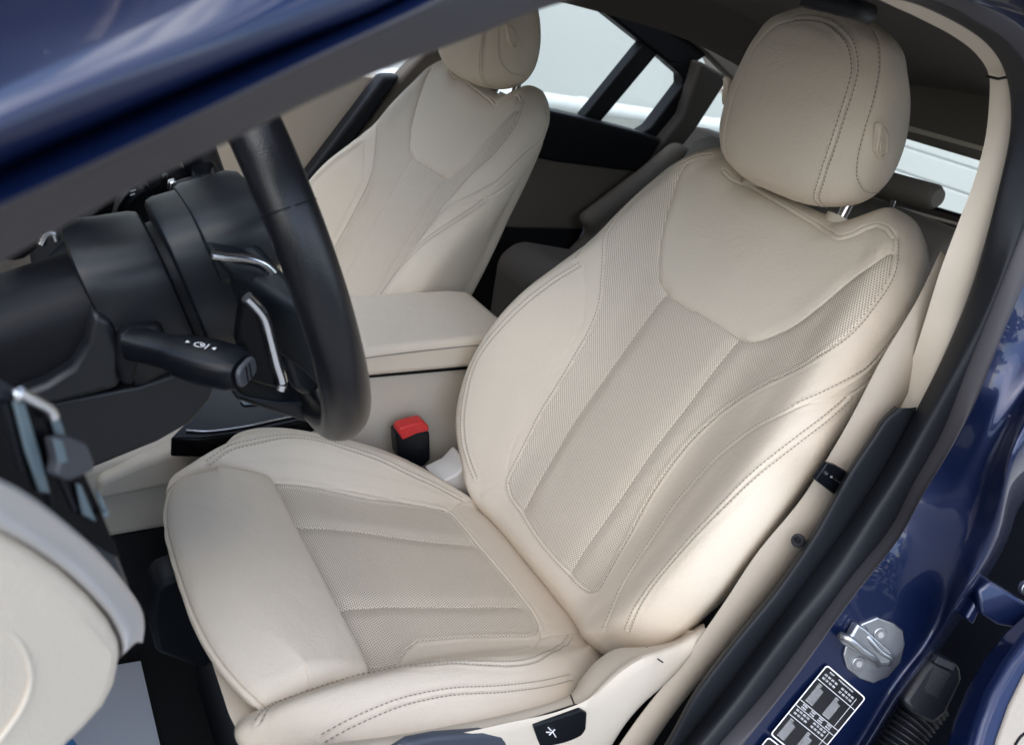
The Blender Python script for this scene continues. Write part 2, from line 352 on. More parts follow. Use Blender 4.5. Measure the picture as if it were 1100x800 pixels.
# door opening frame: rails run from the windscreen pillar over the roof edge down the door pillar
R1 = [(-0.647,-0.405,0.5964),(-0.6298,-0.395,0.6031),(-0.6052,-0.385,0.6178),(-0.5768,-0.375,0.6307),(-0.5468,-0.368,0.6471),(-0.5122,-0.36,0.6649),(-0.4727,-0.352,0.6814),(-0.4139,-0.34,0.7061),(-0.127,-0.295,0.7403),(-0.078,-0.29,0.7405),(0.0025,-0.285,0.7343),(0.0387,-0.284,0.7259),(0.0632,-0.284,0.7151),(0.0822,-0.285,0.7007),(0.1073,-0.287,0.6723),(0.1156,-0.288,0.6539),(0.1275,-0.293,0.6099),(0.143,-0.298,0.5479),(0.1478,-0.3,0.516),(0.1447,-0.305,0.46),(0.1335,-0.31,0.4031),(0.1162,-0.316,0.3477),(0.083,-0.321,0.2729),(0.037,-0.326,0.1984),(-0.0035,-0.33,0.1279),(-0.0382,-0.334,0.0734),(-0.0689,-0.337,0.027),(-0.1216,-0.34,-0.0844)]
R2 = [(-0.6462,-0.425,0.6031),(-0.6303,-0.412,0.6079),(-0.6072,-0.402,0.6212),(-0.5805,-0.392,0.6331),(-0.5505,-0.38,0.6473),(-0.5162,-0.37,0.6634),(-0.4766,-0.36,0.6793),(-0.4213,-0.348,0.7014),(-0.119,-0.3,0.7424),(-0.0708,-0.298,0.7428),(0.0021,-0.296,0.7361),(0.0587,-0.296,0.7184),(0.1008,-0.298,0.6869),(0.1245,-0.302,0.6505),(0.1331,-0.306,0.6146),(0.1366,-0.316,0.5426),(0.1261,-0.326,0.4555),(0.1146,-0.332,0.3867),(0.0846,-0.34,0.3018),(0.0463,-0.345,0.2316),(0.0099,-0.349,0.1843),(-0.0266,-0.353,0.124),(-0.072,-0.357,0.0676),(-0.1386,-0.362,-0.0332)]
R3 = [(-0.6463,-0.43,0.602),(-0.6306,-0.42,0.608),(-0.6082,-0.41,0.6207),(-0.5822,-0.4,0.6319),(-0.5528,-0.388,0.6455),(-0.5192,-0.378,0.6609),(-0.4797,-0.367,0.6757),(-0.4205,-0.352,0.6988),(-0.1064,-0.302,0.7448),(-0.0513,-0.3,0.7422),(0.0173,-0.3,0.7345),(0.0726,-0.302,0.7143),(0.1201,-0.306,0.6753),(0.1441,-0.312,0.6257),(0.1406,-0.318,0.5905),(0.1353,-0.326,0.5331),(0.1331,-0.334,0.4644),(0.1366,-0.34,0.3974),(0.1185,-0.345,0.3321),(0.118,-0.348,0.3005),(0.0671,-0.354,0.2409),(0.0431,-0.357,0.1997),(-0.002,-0.362,0.1234),(-0.0497,-0.366,0.073),(-0.1237,-0.372,-0.0283)]
R4 = [(-0.6437,-0.455,0.6275),(-0.6303,-0.445,0.6321),(-0.611,-0.435,0.6396),(-0.5878,-0.422,0.6491),(-0.5603,-0.408,0.661),(-0.5285,-0.395,0.6755),(-0.4996,-0.385,0.6892),(-0.461,-0.37,0.708),(-0.0797,-0.31,0.7505),(-0.0133,-0.31,0.7486),(0.0496,-0.312,0.734),(0.1048,-0.316,0.6993),(0.1452,-0.322,0.6498),(0.1584,-0.33,0.5937),(0.1467,-0.338,0.5521),(0.1399,-0.346,0.4959),(0.1403,-0.352,0.4434),(0.1272,-0.358,0.3942),(0.1029,-0.364,0.3368),(0.1029,-0.366,0.3098),(0.0492,-0.372,0.2306),(0.0177,-0.376,0.1648),(-0.0374,-0.382,0.0862),(-0.1124,-0.388,-0.0123)]
R5 = [(-0.6435,-0.4437,0.6313),(-0.6295,-0.434,0.6373),(-0.598,-0.417,0.6499),(-0.5575,-0.3974,0.6665),(-0.5249,-0.3851,0.6798),(-0.5106,-0.3802,0.6863),(-0.4694,-0.3631,0.7102),(-0.0689,-0.325,0.7544),(0.0046,-0.325,0.755),(0.0795,-0.33,0.7348),(0.1552,-0.335,0.694),(0.2069,-0.345,0.6355),(0.2194,-0.358,0.569),(0.1805,-0.375,0.5025),(0.1402,-0.388,0.4547),(0.1172,-0.4,0.4052),(0.1152,-0.41,0.3326),(0.1309,-0.415,0.276),(0.1521,-0.418,0.2314),(0.1385,-0.422,0.1908),(0.1058,-0.426,0.1585),(0.0904,-0.43,0.0866),(0.0379,-0.438,-0.0372)]
R6 = [(-0.6426,-0.4485,0.6406),(-0.6292,-0.4385,0.6464),(-0.5987,-0.4208,0.6588),(-0.5593,-0.4009,0.6746),(-0.5469,-0.3949,0.6809),(-0.4977,-0.3724,0.7121),(-0.0793,-0.34,0.7654),(0.0106,-0.34,0.7702),(0.1246,-0.345,0.7507),(0.2335,-0.352,0.7059),(0.2801,-0.365,0.6367),(0.27,-0.38,0.5685),(0.1757,-0.4,0.5065),(0.0809,-0.418,0.4633),(0.0678,-0.425,0.4354),(0.1071,-0.432,0.366),(0.1252,-0.434,0.315),(0.107,-0.436,0.2992),(0.1096,-0.434,0.2663),(0.1227,-0.434,0.2049),(0.0954,-0.437,0.1695),(0.0822,-0.441,0.0968),(0.032,-0.449,-0.0236)]
R7 = [(-0.6423,-0.4421,0.6445),(-0.6286,-0.4318,0.6512),(-0.5976,-0.4143,0.6639),(-0.5664,-0.3976,0.6778),(-0.5137,-0.3696,0.7137),(-0.0683,-0.335,0.7882),(0.06,-0.335,0.8024),(0.2371,-0.34,0.7806),(0.4144,-0.35,0.7225),(0.5,-0.365,0.6346),(0.4716,-0.385,0.5451),(0.2771,-0.41,0.4731),(0.1719,-0.42,0.4303),(0.1813,-0.41,0.3683),(0.2289,-0.405,0.305),(0.2522,-0.405,0.2505),(0.2396,-0.405,0.2276),(0.2528,-0.4,0.183),(0.2693,-0.4,0.1096),(0.2426,-0.402,0.0633),(0.2304,-0.406,-0.0265),(0.1728,-0.415,-0.1739)]
R8 = [(-0.6421,-0.4109,0.6496),(-0.6268,-0.401,0.6577),(-0.5927,-0.3838,0.6738),(-0.5647,-0.369,0.6898),(-0.5061,-0.3381,0.7338),(-0.0628,-0.33,0.8045),(0.0845,-0.33,0.8189),(0.2784,-0.335,0.7936),(0.5311,-0.34,0.731),(0.685,-0.35,0.6231),(0.6761,-0.36,0.5141),(0.5203,-0.37,0.4124),(0.4173,-0.37,0.3469),(0.3257,-0.375,0.3091),(0.3798,-0.37,0.2355),(0.4049,-0.37,0.1722),(0.3902,-0.37,0.1453),(0.4032,-0.365,0.0946),(0.4213,-0.365,0.0109),(0.3938,-0.367,-0.0466),(0.3827,-0.371,-0.1542),(0.3253,-0.38,-0.3361)]
R9 = [(-0.6508,-0.3272,0.6601),(-0.6318,-0.3176,0.6723),(-0.5907,-0.3013,0.6958),(-0.5582,-0.2865,0.7176),(-0.4919,-0.2545,0.7735)]+[tuple(p) for p in np.array(R8[5:])+np.array([.02, .03, -.01])]
cB = np.array((.35, .35, .2))
def inward(Rr, d): # same rail pushed into the cabin
    P = np.array(Rr, float); return P+np.array([0, d, 0])
# rubber seal: a fat bead
def tuck(Rr, d=.016):
    P_ = np.array(Rr, float); v = P_-np.array((-.635, -.641, .698)); return P_+v/np.linalg.norm(v, axis=1, keepdims=True)*d
def shift(Rr, v): return np.array(Rr, float)+np.array(v)
rails('door_seal', [tuck(R1), R1, R2, R3, tuck(R3)], rubber, car, sub=6, sharp=60, smoothk=1, base=R4)
rails('sill_rubber', [tuck(R3, .008), R3, R4, tuck(R4)], grey_rubber, car, sub=6, sharp=60, smoothk=1, base=R4, post=lambda Q: [Q[0], Q[1], Q[1]*.5+Q[2]*.5+np.array([-.002, -.004, .002]), Q[2], Q[3]])
gw = 1-sstep(60, 95, np.arange(220))
def groove(Q):
    m_ = Q[0]*.55+Q[1]*.45; m_[:, 1] += .0005+gw*.022; return [Q[0], m_]+list(Q[1:])
rails('door_frame', [R4, R5, R6, R7, R8, R9], paint, car, sub=7, sharp=80, smoothk=1, base=R4, post=groove)
# beige trim on the inside of the pillar
T0 = [(-0.1564,-0.262,0.7477),(-0.1011,-0.262,0.7404),(-0.0467,-0.26,0.7375),(0.0099,-0.26,0.7326),(0.0488,-0.26,0.7257),(0.0757,-0.262,0.7144),(0.0977,-0.262,0.6934),(0.1179,-0.263,0.6636),(0.1288,-0.265,0.6268),(0.1358,-0.266,0.5836),(0.1405,-0.268,0.541),(0.1528,-0.27,0.4875),(0.1626,-0.272,0.4367),(0.1682,-0.275,0.3869)]
T1 = [(-0.1962,-0.29,0.7508),(-0.1175,-0.288,0.7422),(-0.0693,-0.284,0.7423),(0.0147,-0.279,0.7365),(0.0501,-0.278,0.7278),(0.0764,-0.278,0.7155),(0.0957,-0.279,0.7009),(0.1214,-0.281,0.672),(0.1299,-0.282,0.6533),(0.1445,-0.286,0.6082),(0.1606,-0.291,0.5448),(0.1657,-0.293,0.5122),(0.1572,-0.298,0.4554),(0.1557,-0.303,0.3939)]
rails('pillar_trim', [tuck(T0, .06), tuck(T0, .006), T0, T1, shift(T1, (.004, .004, 0))], beige_plastic, car, sub=5, sharp=70)
tube('trim_joint', [(0.0707,-0.2635,0.7118),(0.0665,-0.2755,0.7116),(0.0654,-0.2825,0.7143)], .0011, soft_black, car)
# roof, headliner
hx = np.linspace(-.40, 1.75, 24); hy = np.linspace(-.235, 1.0, 20)
def roofz(x, y): return .835-.055*max(0, x-.5)**2-.16*max(0, x-.9)**2-.10*((y-.38)/.62)**2*(.6)
V = [(x, y, roofz(x, y)) for x in hx for y in hy]
obj('headliner', V, gridfaces(24, 20), headliner_m, car)
ry = np.linspace(-.33, 1.09, 20)
V = [(x, y, roofz(x, np.clip(y, -.235, 1.0))+.05) for x in hx for y in ry]
obj('roof_panel', V, gridfaces(24, 20), paint, car)
# side rail on the inside between the headliner and the door opening
obj('roof_rail_trim', [p for x in hx for p in ((x, -.235, roofz(x, -.235)), (x, -.31, roofz(x, -.235)+.03))], gridfaces(24, 2), headliner_m, car)
obj('roof_rail_trim', [p for x in hx for p in ((x, 1.0, roofz(x, 1.0)), (x, 1.12, roofz(x, 1.0)-.10))], gridfaces(24, 2), headliner_m, car)
# windscreen and cowl
obj('windscreen', [(-.40, -.33, .815), (-.40, 1.08, .815), (-1.25, 1.15, .42), (-1.25, -.40, .42)], [[0, 1, 2, 3]], glass, car, smooth=False)
prism('bonnet', [(-1.25, -.42, .36), (-1.25, 1.17, .36), (-2.3, 1.1, .22), (-2.3, -.35, .22)], (0, 0, -.4), paint, car, bevel=.03)
jamb_trim = mat('dark_taupe', (.05, .042, .035), .8, bump=.2, bscale=600)
# passenger side: doors with window openings
def quad(name, pts, vec, m, bevel=.006, parent=car): return prism(name, pts, vec, m, parent, bevel=bevel)
quad('front_door_panel', [(-.85, 1.25, -.30), (.16, 1.25, -.30), (.29, 1.25, .42), (-.85, 1.25, .38)], (0, .06, 0), beige_grain)
quad('door_pull', [(-.45, 1.225, .10), (.10, 1.225, .10), (.14, 1.225, .15), (-.45, 1.225, .15)], (0, .03, 0), shaded_beige, .01)
quad('roof_rail_trim', [(0.6336,1.215,0.8004),(0.8114,1.215,0.7746),(0.9876,1.215,0.7128),(1.254,1.215,0.6264),(1.3896,1.215,0.5727),(1.5723,1.215,0.5185),(2.6078,1.215,0.5248),(2.1257,1.215,1.1046)], (0, .04, 0), headliner_m)
quad('pillar_seal', [(0.0205,1.2,0.1369),(0.0836,1.2,0.1404),(0.2552,1.2,0.4354),(0.2069,1.2,0.4292)], (0, .05, 0), rubber, .012)
quad('rear_pillar_trim', [(0.0875,1.21,0.1374),(0.26,1.21,0.434),(0.3382,1.21,0.536),(0.5773,1.21,0.5724),(0.4905,1.21,0.1986),(0.2857,1.21,0.0848)], (0, .05, 0), shaded_beige, .01)
quad('rear_door_panel', [(0.5083,1.2,0.292),(0.6016,1.2,0.2795),(0.7819,1.2,0.2697),(1.027,1.2,0.2652),(1.1165,1.2,0.2538),(1.0061,1.2,0.131),(0.9351,1.2,0.0619),(0.7069,1.2,0.0586),(0.4534,1.2,0.0678)], (0, .05, 0), shaded_beige, .008)
quad('rear_door_sill', [(0.4293,1.19,0.4302),(0.6074,1.19,0.4106),(0.8726,1.19,0.393),(1.0608,1.19,0.3759),(1.151,1.19,0.3643),(1.107,1.19,0.2562),(0.7766,1.19,0.2641),(0.5037,1.19,0.2869)], (0, .07, 0), soft_black, .008)
quad('rear_door_lower', [(0.429,1.21,0.0688),(0.7127,1.21,0.0609),(0.9538,1.21,0.0618),(0.902,1.21,-0.1082),(0.7911,1.21,-0.2354),(0.3881,1.21,-0.1901)], (0, .05, 0), carpet, .006)
# window frame bars of the rear side windows
def bar(name, a, b, w_, vec, m, y): # thick bar from two pixel-independent world points
    a, b = np.array(a), np.array(b); d = b-a; d /= np.linalg.norm(d); n_ = np.cross(d, [0, 1, 0]); n_ /= np.linalg.norm(n_)
    return prism(name, [a-n_*w_/2, b-n_*w_/2, b+n_*w_/2, a+n_*w_/2], vec, m, car, bevel=.004)
quad('window_bar', [(0.8619,1.235,0.3914),(0.9287,1.235,0.382),(1.089,1.235,0.6149),(1.0245,1.235,0.6362)], (0, .04, 0), soft_black, .005)
quad('upper_window_frame', [(0.6621,1.23,0.7403),(0.8053,1.23,0.6845),(1.1225,1.23,0.5784),(1.1615,1.23,0.5784),(1.2164,1.23,0.5804),(1.2717,1.23,0.6207),(1.0025,1.23,0.7083),(0.84,1.23,0.7739)], (0, .05, 0), soft_black, .008)
quad('rear_window_frame', [(1.1225,1.23,0.5784),(1.1973,1.23,0.5506),(1.2087,1.23,0.5244),(1.1291,1.23,0.389),(1.0978,1.23,0.3689),(1.1959,1.23,0.3428),(1.2513,1.23,0.4358),(1.2957,1.23,0.5688),(1.221,1.23,0.5973)], (0, .05, 0), soft_black, .006)
quad('quarter_pillar_trim', [(1.2113,1.19,0.6036),(1.3542,1.19,0.5734),(1.2806,1.19,0.4052),(1.1918,1.19,0.2648),(1.1227,1.19,0.2155),(1.0754,1.19,0.2364),(1.1393,1.19,0.3345),(1.2109,1.19,0.4414)], (0, .06, 0), jamb_trim, .01)
obj('side_glass', [(0.387,1.262,0.4211),(1.1935,1.262,0.3487),(1.4523,1.262,0.5827),(0.6657,1.262,0.803),(0.3505,1.262,0.7387)], [[0, 1, 2, 3, 4]], glass, car, smooth=False)
obj('outer_door_skin', [(-.9, 1.33, -.45), (1.9, 1.33, -.45), (1.9, 1.33, .30), (-.9, 1.33, .30)], [[0, 1, 2, 3]], paint, car, smooth=False)
# rear: window frame, shelf, tail
quad('tailgate_header', [(1.58,1.6643,0.6807),(1.58,0.8027,0.7434),(1.58,0.4574,0.7174),(1.58,0.4055,0.5416),(1.58,0.4645,0.5414),(1.58,0.7017,0.5392),(1.58,1.4037,0.5329),(1.58,1.4701,0.5251)], (.06, 0, 0), headliner_m, .008)
quad('tailgate_header', [(1.575,1.4844,0.515),(1.575,0.716,0.5745),(1.575,0.4213,0.5779),(1.575,0.416,0.5673),(1.575,0.7091,0.5606),(1.575,1.4776,0.5004)], (.01, 0, 0), beige_plastic, .002)
quad('tailgate_frame', [(1.6,1.7396,0.3291),(1.6,1.4816,0.37),(1.6,0.8613,0.3776),(1.6,0.5443,0.3903),(1.6,0.4507,0.3961),(1.6,0.4325,0.3815),(1.6,0.3227,0.3829),(1.6,0.2405,0.2204),(1.6,1.4397,-0.3344)], (.05, 0, 0), jamb_trim, .008)
tube('window_seal', [(1.595,0.8579,0.3783),(1.595,0.5417,0.391),(1.595,0.4425,0.3961)], .004, soft_black, car)
tube('window_seal', [(1.55,0.6196,0.3624),(1.55,0.4097,0.3804)], .004, beige_plastic, car)
obj('rear_glass', [(1.62,1.5671,0.3221),(1.62,0.4259,0.3845),(1.62,0.4296,0.5743),(1.62,1.457,0.5648)], [[0, 1, 2, 3]], glass, car, smooth=False)
quad('rear_side_trim', [(.55, -.30, -.3), (1.7, -.30, -.3), (1.7, -.27, .40), (.55, -.27, .44)], (0, -.04, 0), shaded_beige)

# rear quarter roof pillar driver side
quad('rear_roof_pillar', [(1.05, -.28, .42), (1.7, -.28, .42), (1.7, -.25, .60), (1.45, -.24, .72)], (0, -.06, 0), jamb_trim)
# floor, sill
f_ = sheet('floor', -1.3, 1.7, -.42, 1.25, -.32, carpet); f_.name = 'car_floor'; del f_['kind']; f_.parent = car; f_.location = Vector(f_.location)-Vector(car.location)
quad('bulkhead', [(-1.25, -.42, -.32), (-1.25, 1.25, -.32), (-1.25, 1.25, .38), (-1.25, -.42, .38)], (-.04, 0, 0), carpet)
dark_sill = mat('sill_plastic', (.035, .042, .06), .5, bump=.3, bscale=400)
prism('door_sill', [(-1.1, -.335, -.10), (.30, -.335, -.06), (.30, -.335, -.32), (-1.1, -.335, -.32)], (0, -.12, 0), dark_sill, car, bevel=.02)
LE = [(0.1179,-0.3,0.4066),(0.1008,-0.302,0.3946),(0.0888,-0.305,0.3763),(0.078,-0.307,0.3582),(0.0659,-0.31,0.3376),(0.0554,-0.313,0.3051),(0.0418,-0.317,0.2724),(0.0102,-0.322,0.2144),(-0.0318,-0.327,0.162),(-0.0667,-0.331,0.1062),(-0.0836,-0.334,0.0367),(-0.1364,-0.338,-0.0633)]
LF = [(0.1411,-0.305,0.408),(0.144,-0.306,0.3916),(0.135,-0.312,0.3465),(0.116,-0.316,0.3066),(0.0999,-0.319,0.2759),(0.0673,-0.323,0.2314),(0.0374,-0.327,0.1823),(-0.0004,-0.331,0.114),(-0.0321,-0.334,0.0663),(-0.0648,-0.337,0.0175),(-0.1168,-0.34,-0.0795)]
rails('lower_pillar_trim', [shift(LE, (.008, .009, -.004)), LE, LF], rubber, car, n=80, sub=5, sharp=60, base=LE, post=lambda Q: [Q[0], Q[1], Q[1]*.5+Q[2]*.5+np.array([-.002, -.003, .0015]), Q[2]])
# door pillar hardware ------------------------------------------------

NF = np.array((-0.3828,-0.87,0.3109))
st_ = thing('door_striker', 'zinc coloured door striker with two screws on the blue pillar', 'striker', [(0.0817,-0.3988,0.1859)][0])
prism('plate', [(0.0825,-0.3878,0.2208),(0.0998,-0.3971,0.2163),(0.1107,-0.4043,0.2093),(0.1145,-0.411,0.1952),(0.1119,-0.4168,0.1758),(0.1007,-0.4173,0.1607),(0.0856,-0.4133,0.1532),(0.0712,-0.4055,0.1574),(0.0563,-0.3954,0.1673),(0.051,-0.3884,0.1804),(0.0533,-0.3843,0.1947),(0.0667,-0.3836,0.2133)], NF*.0035, steel, st_, bevel=.0014)
for nm, c in (('screw', [(0.0853,-0.3983,0.2046)][0]), ('screw', [(0.0662,-0.4008,0.1742)][0])):
    disc(nm, c, NF, .0078, .0016, steel, st_); disc('screw_recess', np.array(c)+NF*.0016, NF, .0034, .0005, silver_trim, st_)
SP = [np.array(p) for p in [(0.0618,-0.3851,0.2127),(0.0792,-0.3981,0.1977),(0.098,-0.4121,0.1815),(0.092,-0.4123,0.1736),(0.0683,-0.3989,0.1819),(0.047,-0.3835,0.1987)]]
# the striker loop: a folded bar standing off the plate
a0, a1, a2 = np.array([(0.0535,-0.3856,0.2009)][0]), np.array([(0.0724,-0.3983,0.1888)][0]), np.array([(0.0961,-0.4117,0.1805)][0])
tube('loop', [np.array([(0.0669,-0.3867,0.2112)][0]), np.array([(0.0661,-0.3956,0.2076)][0]), np.array([(0.0782,-0.4078,0.195)][0]), np.array([(0.0921,-0.4147,0.1864)][0]), np.array([(0.0967,-0.4136,0.1757)][0])], .0042, steel, st_, m=40, ry=.0028)
tube('loop', [np.array([(0.054,-0.3875,0.1963)][0]), np.array([(0.0276,-0.39,0.2145)][0]), np.array([(0.0291,-0.3959,0.2161)][0]), np.array([(0.0423,-0.405,0.2068)][0]), np.array([(0.0611,-0.4117,0.1952)][0]), np.array([(0.0869,-0.4098,0.1743)][0])], .0036, steel, st_, m=60)
prism('loop_web', [(0.0519,-0.3883,0.2204),(0.0601,-0.3934,0.2163),(0.0888,-0.4135,0.1955),(0.0947,-0.4186,0.1882),(0.0876,-0.418,0.1812),(0.0759,-0.4131,0.1807),(0.039,-0.3902,0.1993),(0.0336,-0.3856,0.2055),(0.0378,-0.3857,0.2104),(0.0467,-0.3904,0.2081)], NF*-.006, steel, st_, bevel=.0022)
prism('loop_foot', [(0.0533,-0.3863,0.218),(0.0623,-0.3914,0.2148),(0.0699,-0.3973,0.2078),(0.0573,-0.3946,0.1997),(0.0473,-0.3891,0.2028)], NF*-.008, steel, st_, bevel=.002)
prism('loop_foot', [(0.0811,-0.4094,0.1878),(0.0914,-0.4123,0.1921),(0.0992,-0.4184,0.1849),(0.0913,-0.4177,0.1769),(0.0814,-0.4132,0.1773)], NF*-.008, steel, st_, bevel=.002)
# the tyre pressure sticker
LO, LU, LV = (np.array(p) for p in [(0.0365,-0.3862,0.1694),(0.0813,-0.4176,0.1367),(-0.0147,-0.39,0.0957)]); LU = LU-LO; LV = LV-LO
lb = thing('pressure_sticker', 'black tyre pressure sticker with white table printing on the blue pillar', 'sticker', LO)
def lq(u0, v0, u1, v1): return [LO+LU*u0+LV*v0, LO+LU*u1+LV*v0, LO+LU*u1+LV*v1, LO+LU*u0+LV*v1]
def rr_poly(u0, v0, u1, v1, r=.06):
    P = []
    for cu_, cv_, a0_ in ((u1-r, v0+r*.6, -90), (u1-r, v1-r*.6, 0), (u0+r, v1-r*.6, 90), (u0+r, v0+r*.6, 180)):
        for k in range(5):
            a = math.radians(a0_+k*22.5); P.append(LO+LU*(cu_+r*math.cos(a))+LV*(cv_+r*.6*math.sin(a)))
    return P
def stk(nm, v0, v1, par):
    prism('backing', rr_poly(0, v0, 1, v1), NF*.0003, label_black, par)
    o_ = np.array(rr_poly(.0, v0, 1, v1))+NF*.0005; i_ = np.array(rr_poly(.022, v0+.014, .978, v1-.014, .05))+NF*.0005; n = len(o_)
    obj('border', np.vstack([o_, i_]), [[i, (i+1) % n, (i+1) % n+n, i+n] for i in range(n)], white_print, par)
stk('s', 0, 1, lb)
pv, pf_ = [], []
def ink(u0, v0, u1, v1):
    q = [p+NF*.0005 for p in lq(u0, v0, u1, v1)]; n = len(pv); pv.extend(q); pf_.append([n, n+1, n+2, n+3])
rs = random.Random(3)
def word(u, v, n, h=.016, w_=.022):
    for k in range(n):
        x = u+k*w_*1.15
        ink(x, v, x+w_*.3, v+h); ink(x, v, x+w_*.85, v+h*.22)
        if rs.random() < .6: ink(x, v+h*.42, x+w_*.8, v+h*.6)
        if rs.random() < .6: ink(x+w_*.6, v, x+w_*.85, v+h)
        if rs.random() < .5: ink(x, v+h*.8, x+w_*.85, v+h)
word(.14, .037, 6, .014, .016); word(.36, .037, 20, .014, .016)
for b0 in (0, .5):
    yb = .085+b0
    for r_ in range(2):
        for k in range(10):
            x = .09+k*.083
            if k % 5 == 4: continue
            word(x, yb+r_*.045, 3, .022, .0175)
    ink(.03, yb+.10, .97, yb+.106)
    for gx in (.10, .52):
        for k in range(11):
            ln = .17 if k not in (0, 1) else .08
            word(gx+.01, yb+.13+k*.023, int(ln/.0125), .0115, .0115)
    ink(.86, yb-.01, .868, yb+.39)
for k in range(4):
    x = .13+k*.2
    word(x, .50, 4, .018, .024); word(x, .53, 4, .018, .024)
ink(.03, .485, .97, .491); ink(.03, .56, .97, .566)
obj('printing', pv, pf_, white_print, lb, smooth=False)
lb2 = thing('warning_sticker', 'corner of a second black sticker below the tyre pressure sticker', 'sticker', LO+LV*1.06)
stk('s', 1.03, 1.6, lb2)
pv, pf_ = [], []; word(.12, 1.10, 3, .05, .09); obj('printing', pv, pf_, white_print, lb2, smooth=False)
# cable boot between the pillar and the rear door
bt = thing('cable_boot', 'black corrugated rubber cable boot between door pillar and rear door', 'cable', (0.217,-0.43,0.0974))
bp_ = rspline([(0.205,-0.4371,0.125),(0.1765,-0.4421,0.1037),(0.155,-0.4455,0.0824),(0.132,-0.4541,0.0508),(0.1079,-0.4654,0.0133)], 130)
tube('bellows', bp_[20:], [.0185+.0028*math.sin(i*1.25) for i in range(len(bp_[20:]))], rubber, bt, n=28)
prism('connector', [(0.1788,-0.4253,0.1683),(0.1992,-0.4443,0.1634),(0.1955,-0.4545,0.1535),(0.1684,-0.465,0.125),(0.1514,-0.4646,0.1155),(0.1316,-0.4452,0.122),(0.127,-0.4353,0.1323),(0.1608,-0.4251,0.1572)], (.012, .028, -.010), black_plastic, bt, bevel=.006)
prism('connector_ridge', [(0.172,-0.4283,0.1616),(0.1864,-0.4442,0.1587),(0.1634,-0.452,0.1351),(0.148,-0.4373,0.1395)], (.004, .006, -.003), black_plastic, bt, bevel=.002)
prism('connector_clip', [(0.1766,-0.4275,0.1687),(0.1922,-0.442,0.1651),(0.1855,-0.4439,0.1602),(0.1699,-0.4296,0.1638)], (.001, .006, -.001), rubber, bt, bevel=.001)
# hinge bracket and jamb behind, blackened for its shade
hg = prism('door_hinge', [(0.2447,-0.4077,0.2231),(0.2573,-0.4102,0.235),(0.294,-0.448,0.2201),(0.308,-0.4771,0.1906),(0.2795,-0.4519,0.1955),(0.2604,-0.4378,0.194),(0.2461,-0.4225,0.2008)], (.02, .03, -.01), paint, car, bevel=.004)
prism('arm', [(0.2415,-0.4129,0.1877),(0.2642,-0.4054,0.2287),(0.269,-0.4106,0.2265),(0.2486,-0.4217,0.1825)], (.01, .02, -.005), paint, hg, bevel=.003)
disc('bolt', [(0.2971,-0.4291,0.2319)][0], (-.3, -.8, .3), .008, .006, steel, hg)
prism('jamb', [(0.2291,-0.3199,0.14),(0.3454,-0.2972,0.2096),(0.4992,-0.2085,0.3197),(0.855,-0.2889,0.4107),(0.501,-0.6427,-0.0401),(0.0558,-0.4326,-0.0567),(0.0811,-0.3678,0.0349)], (.02, .02, 0), jamb_shade, car, bevel=.004)
# open rear door: only its front edge and card show
rd = thing('rear_door', 'edge of the open rear door, blue paint around a beige card', 'door', (0.3901,-0.47,0.0421))
RN = np.array((-0.2813,-0.6193,0.7331))
prism('door_edge', [(0.2952,-0.4693,0.2553),(0.2276,-0.4716,0.2275),(0.1931,-0.4772,0.2095),(0.1594,-0.4865,0.1887),(0.1333,-0.4975,0.1694),(0.1075,-0.5122,0.1471),(0.0712,-0.5365,0.1126),(0.2173,-0.6016,0.1137),(0.3885,-0.5062,0.26)], RN*-.04, paint, rd, bevel=.010, seg=5)
prism('door_card', [(0.2817,-0.4877,0.2401),(0.2286,-0.4891,0.2185),(0.1987,-0.4941,0.2028),(0.1684,-0.5038,0.183),(0.1407,-0.5163,0.1618),(0.1093,-0.5375,0.1319),(0.0947,-0.5494,0.1162),(0.2024,-0.5974,0.117),(0.3556,-0.5173,0.2434)], RN*-.008, door_card_m, rd, bevel=.003)
tube('card_piping', [(0.1549,-0.526,0.1598),(0.1645,-0.5242,0.1649),(0.1778,-0.5246,0.1696)], .0012, soft_black, rd)
# ================================================================ steering wheel and column
WC = np.array([-.4373, .0109, .4664]); WT = -.3761; WR_ = .1828
WV = np.array([math.sin(WT), 0, math.cos(WT)]); WN = np.array([math.cos(WT), 0, -math.sin(WT)])
def wp(a, b_, c): return WC+np.array([0, a, 0])+WV*b_+WN*c
sw = thing('steering_wheel', 'black leather steering wheel with satin metal trim and shift paddle', 'steering wheel', tuple(WC))
a_ = np.linspace(0, 2*np.pi, 240, endpoint=False)
rim = []
for a in a_:
    # D-like grip thickening at the spokes
    g = 1+.10*math.exp(-((math.degrees(a)-205) % 360-0)**2/900) if False else 1+.08*math.exp(-(((math.degrees(a)-215+180) % 360)-180)**2/500)+.08*math.exp(-(((math.degrees(a)+35+180) % 360)-180)**2/500)
    c = wp(WR_*math.cos(a), WR_*math.sin(a), 0); rad = wp(math.cos(a), math.sin(a), 0)-WC
    ring = [c+rad*.0162*g*math.cos(t)+WN*.0185*g*math.sin(t) for t in np.linspace(0, 2*np.pi, 28, endpoint=False)]
    rim.append(ring)
rim_o = obj('rim', np.array(rim).reshape(-1, 3), gridfaces(240, 28, True, True), black_leather, sw)
# rim seams: leather joins at the grips
for ad in (155, 222, 318, 52):
    a = math.radians(ad); c = wp(WR_*math.cos(a), WR_*math.sin(a), 0); rad = wp(math.cos(a), math.sin(a), 0)-WC
    tube('rim_seam', [c+rad*.0160*math.cos(t)+WN*.0183*math.sin(t) for t in np.linspace(0, 2*np.pi, 40, endpoint=False)], .0007, soft_black, sw, n=6, closed=True, up=tuple(WN))
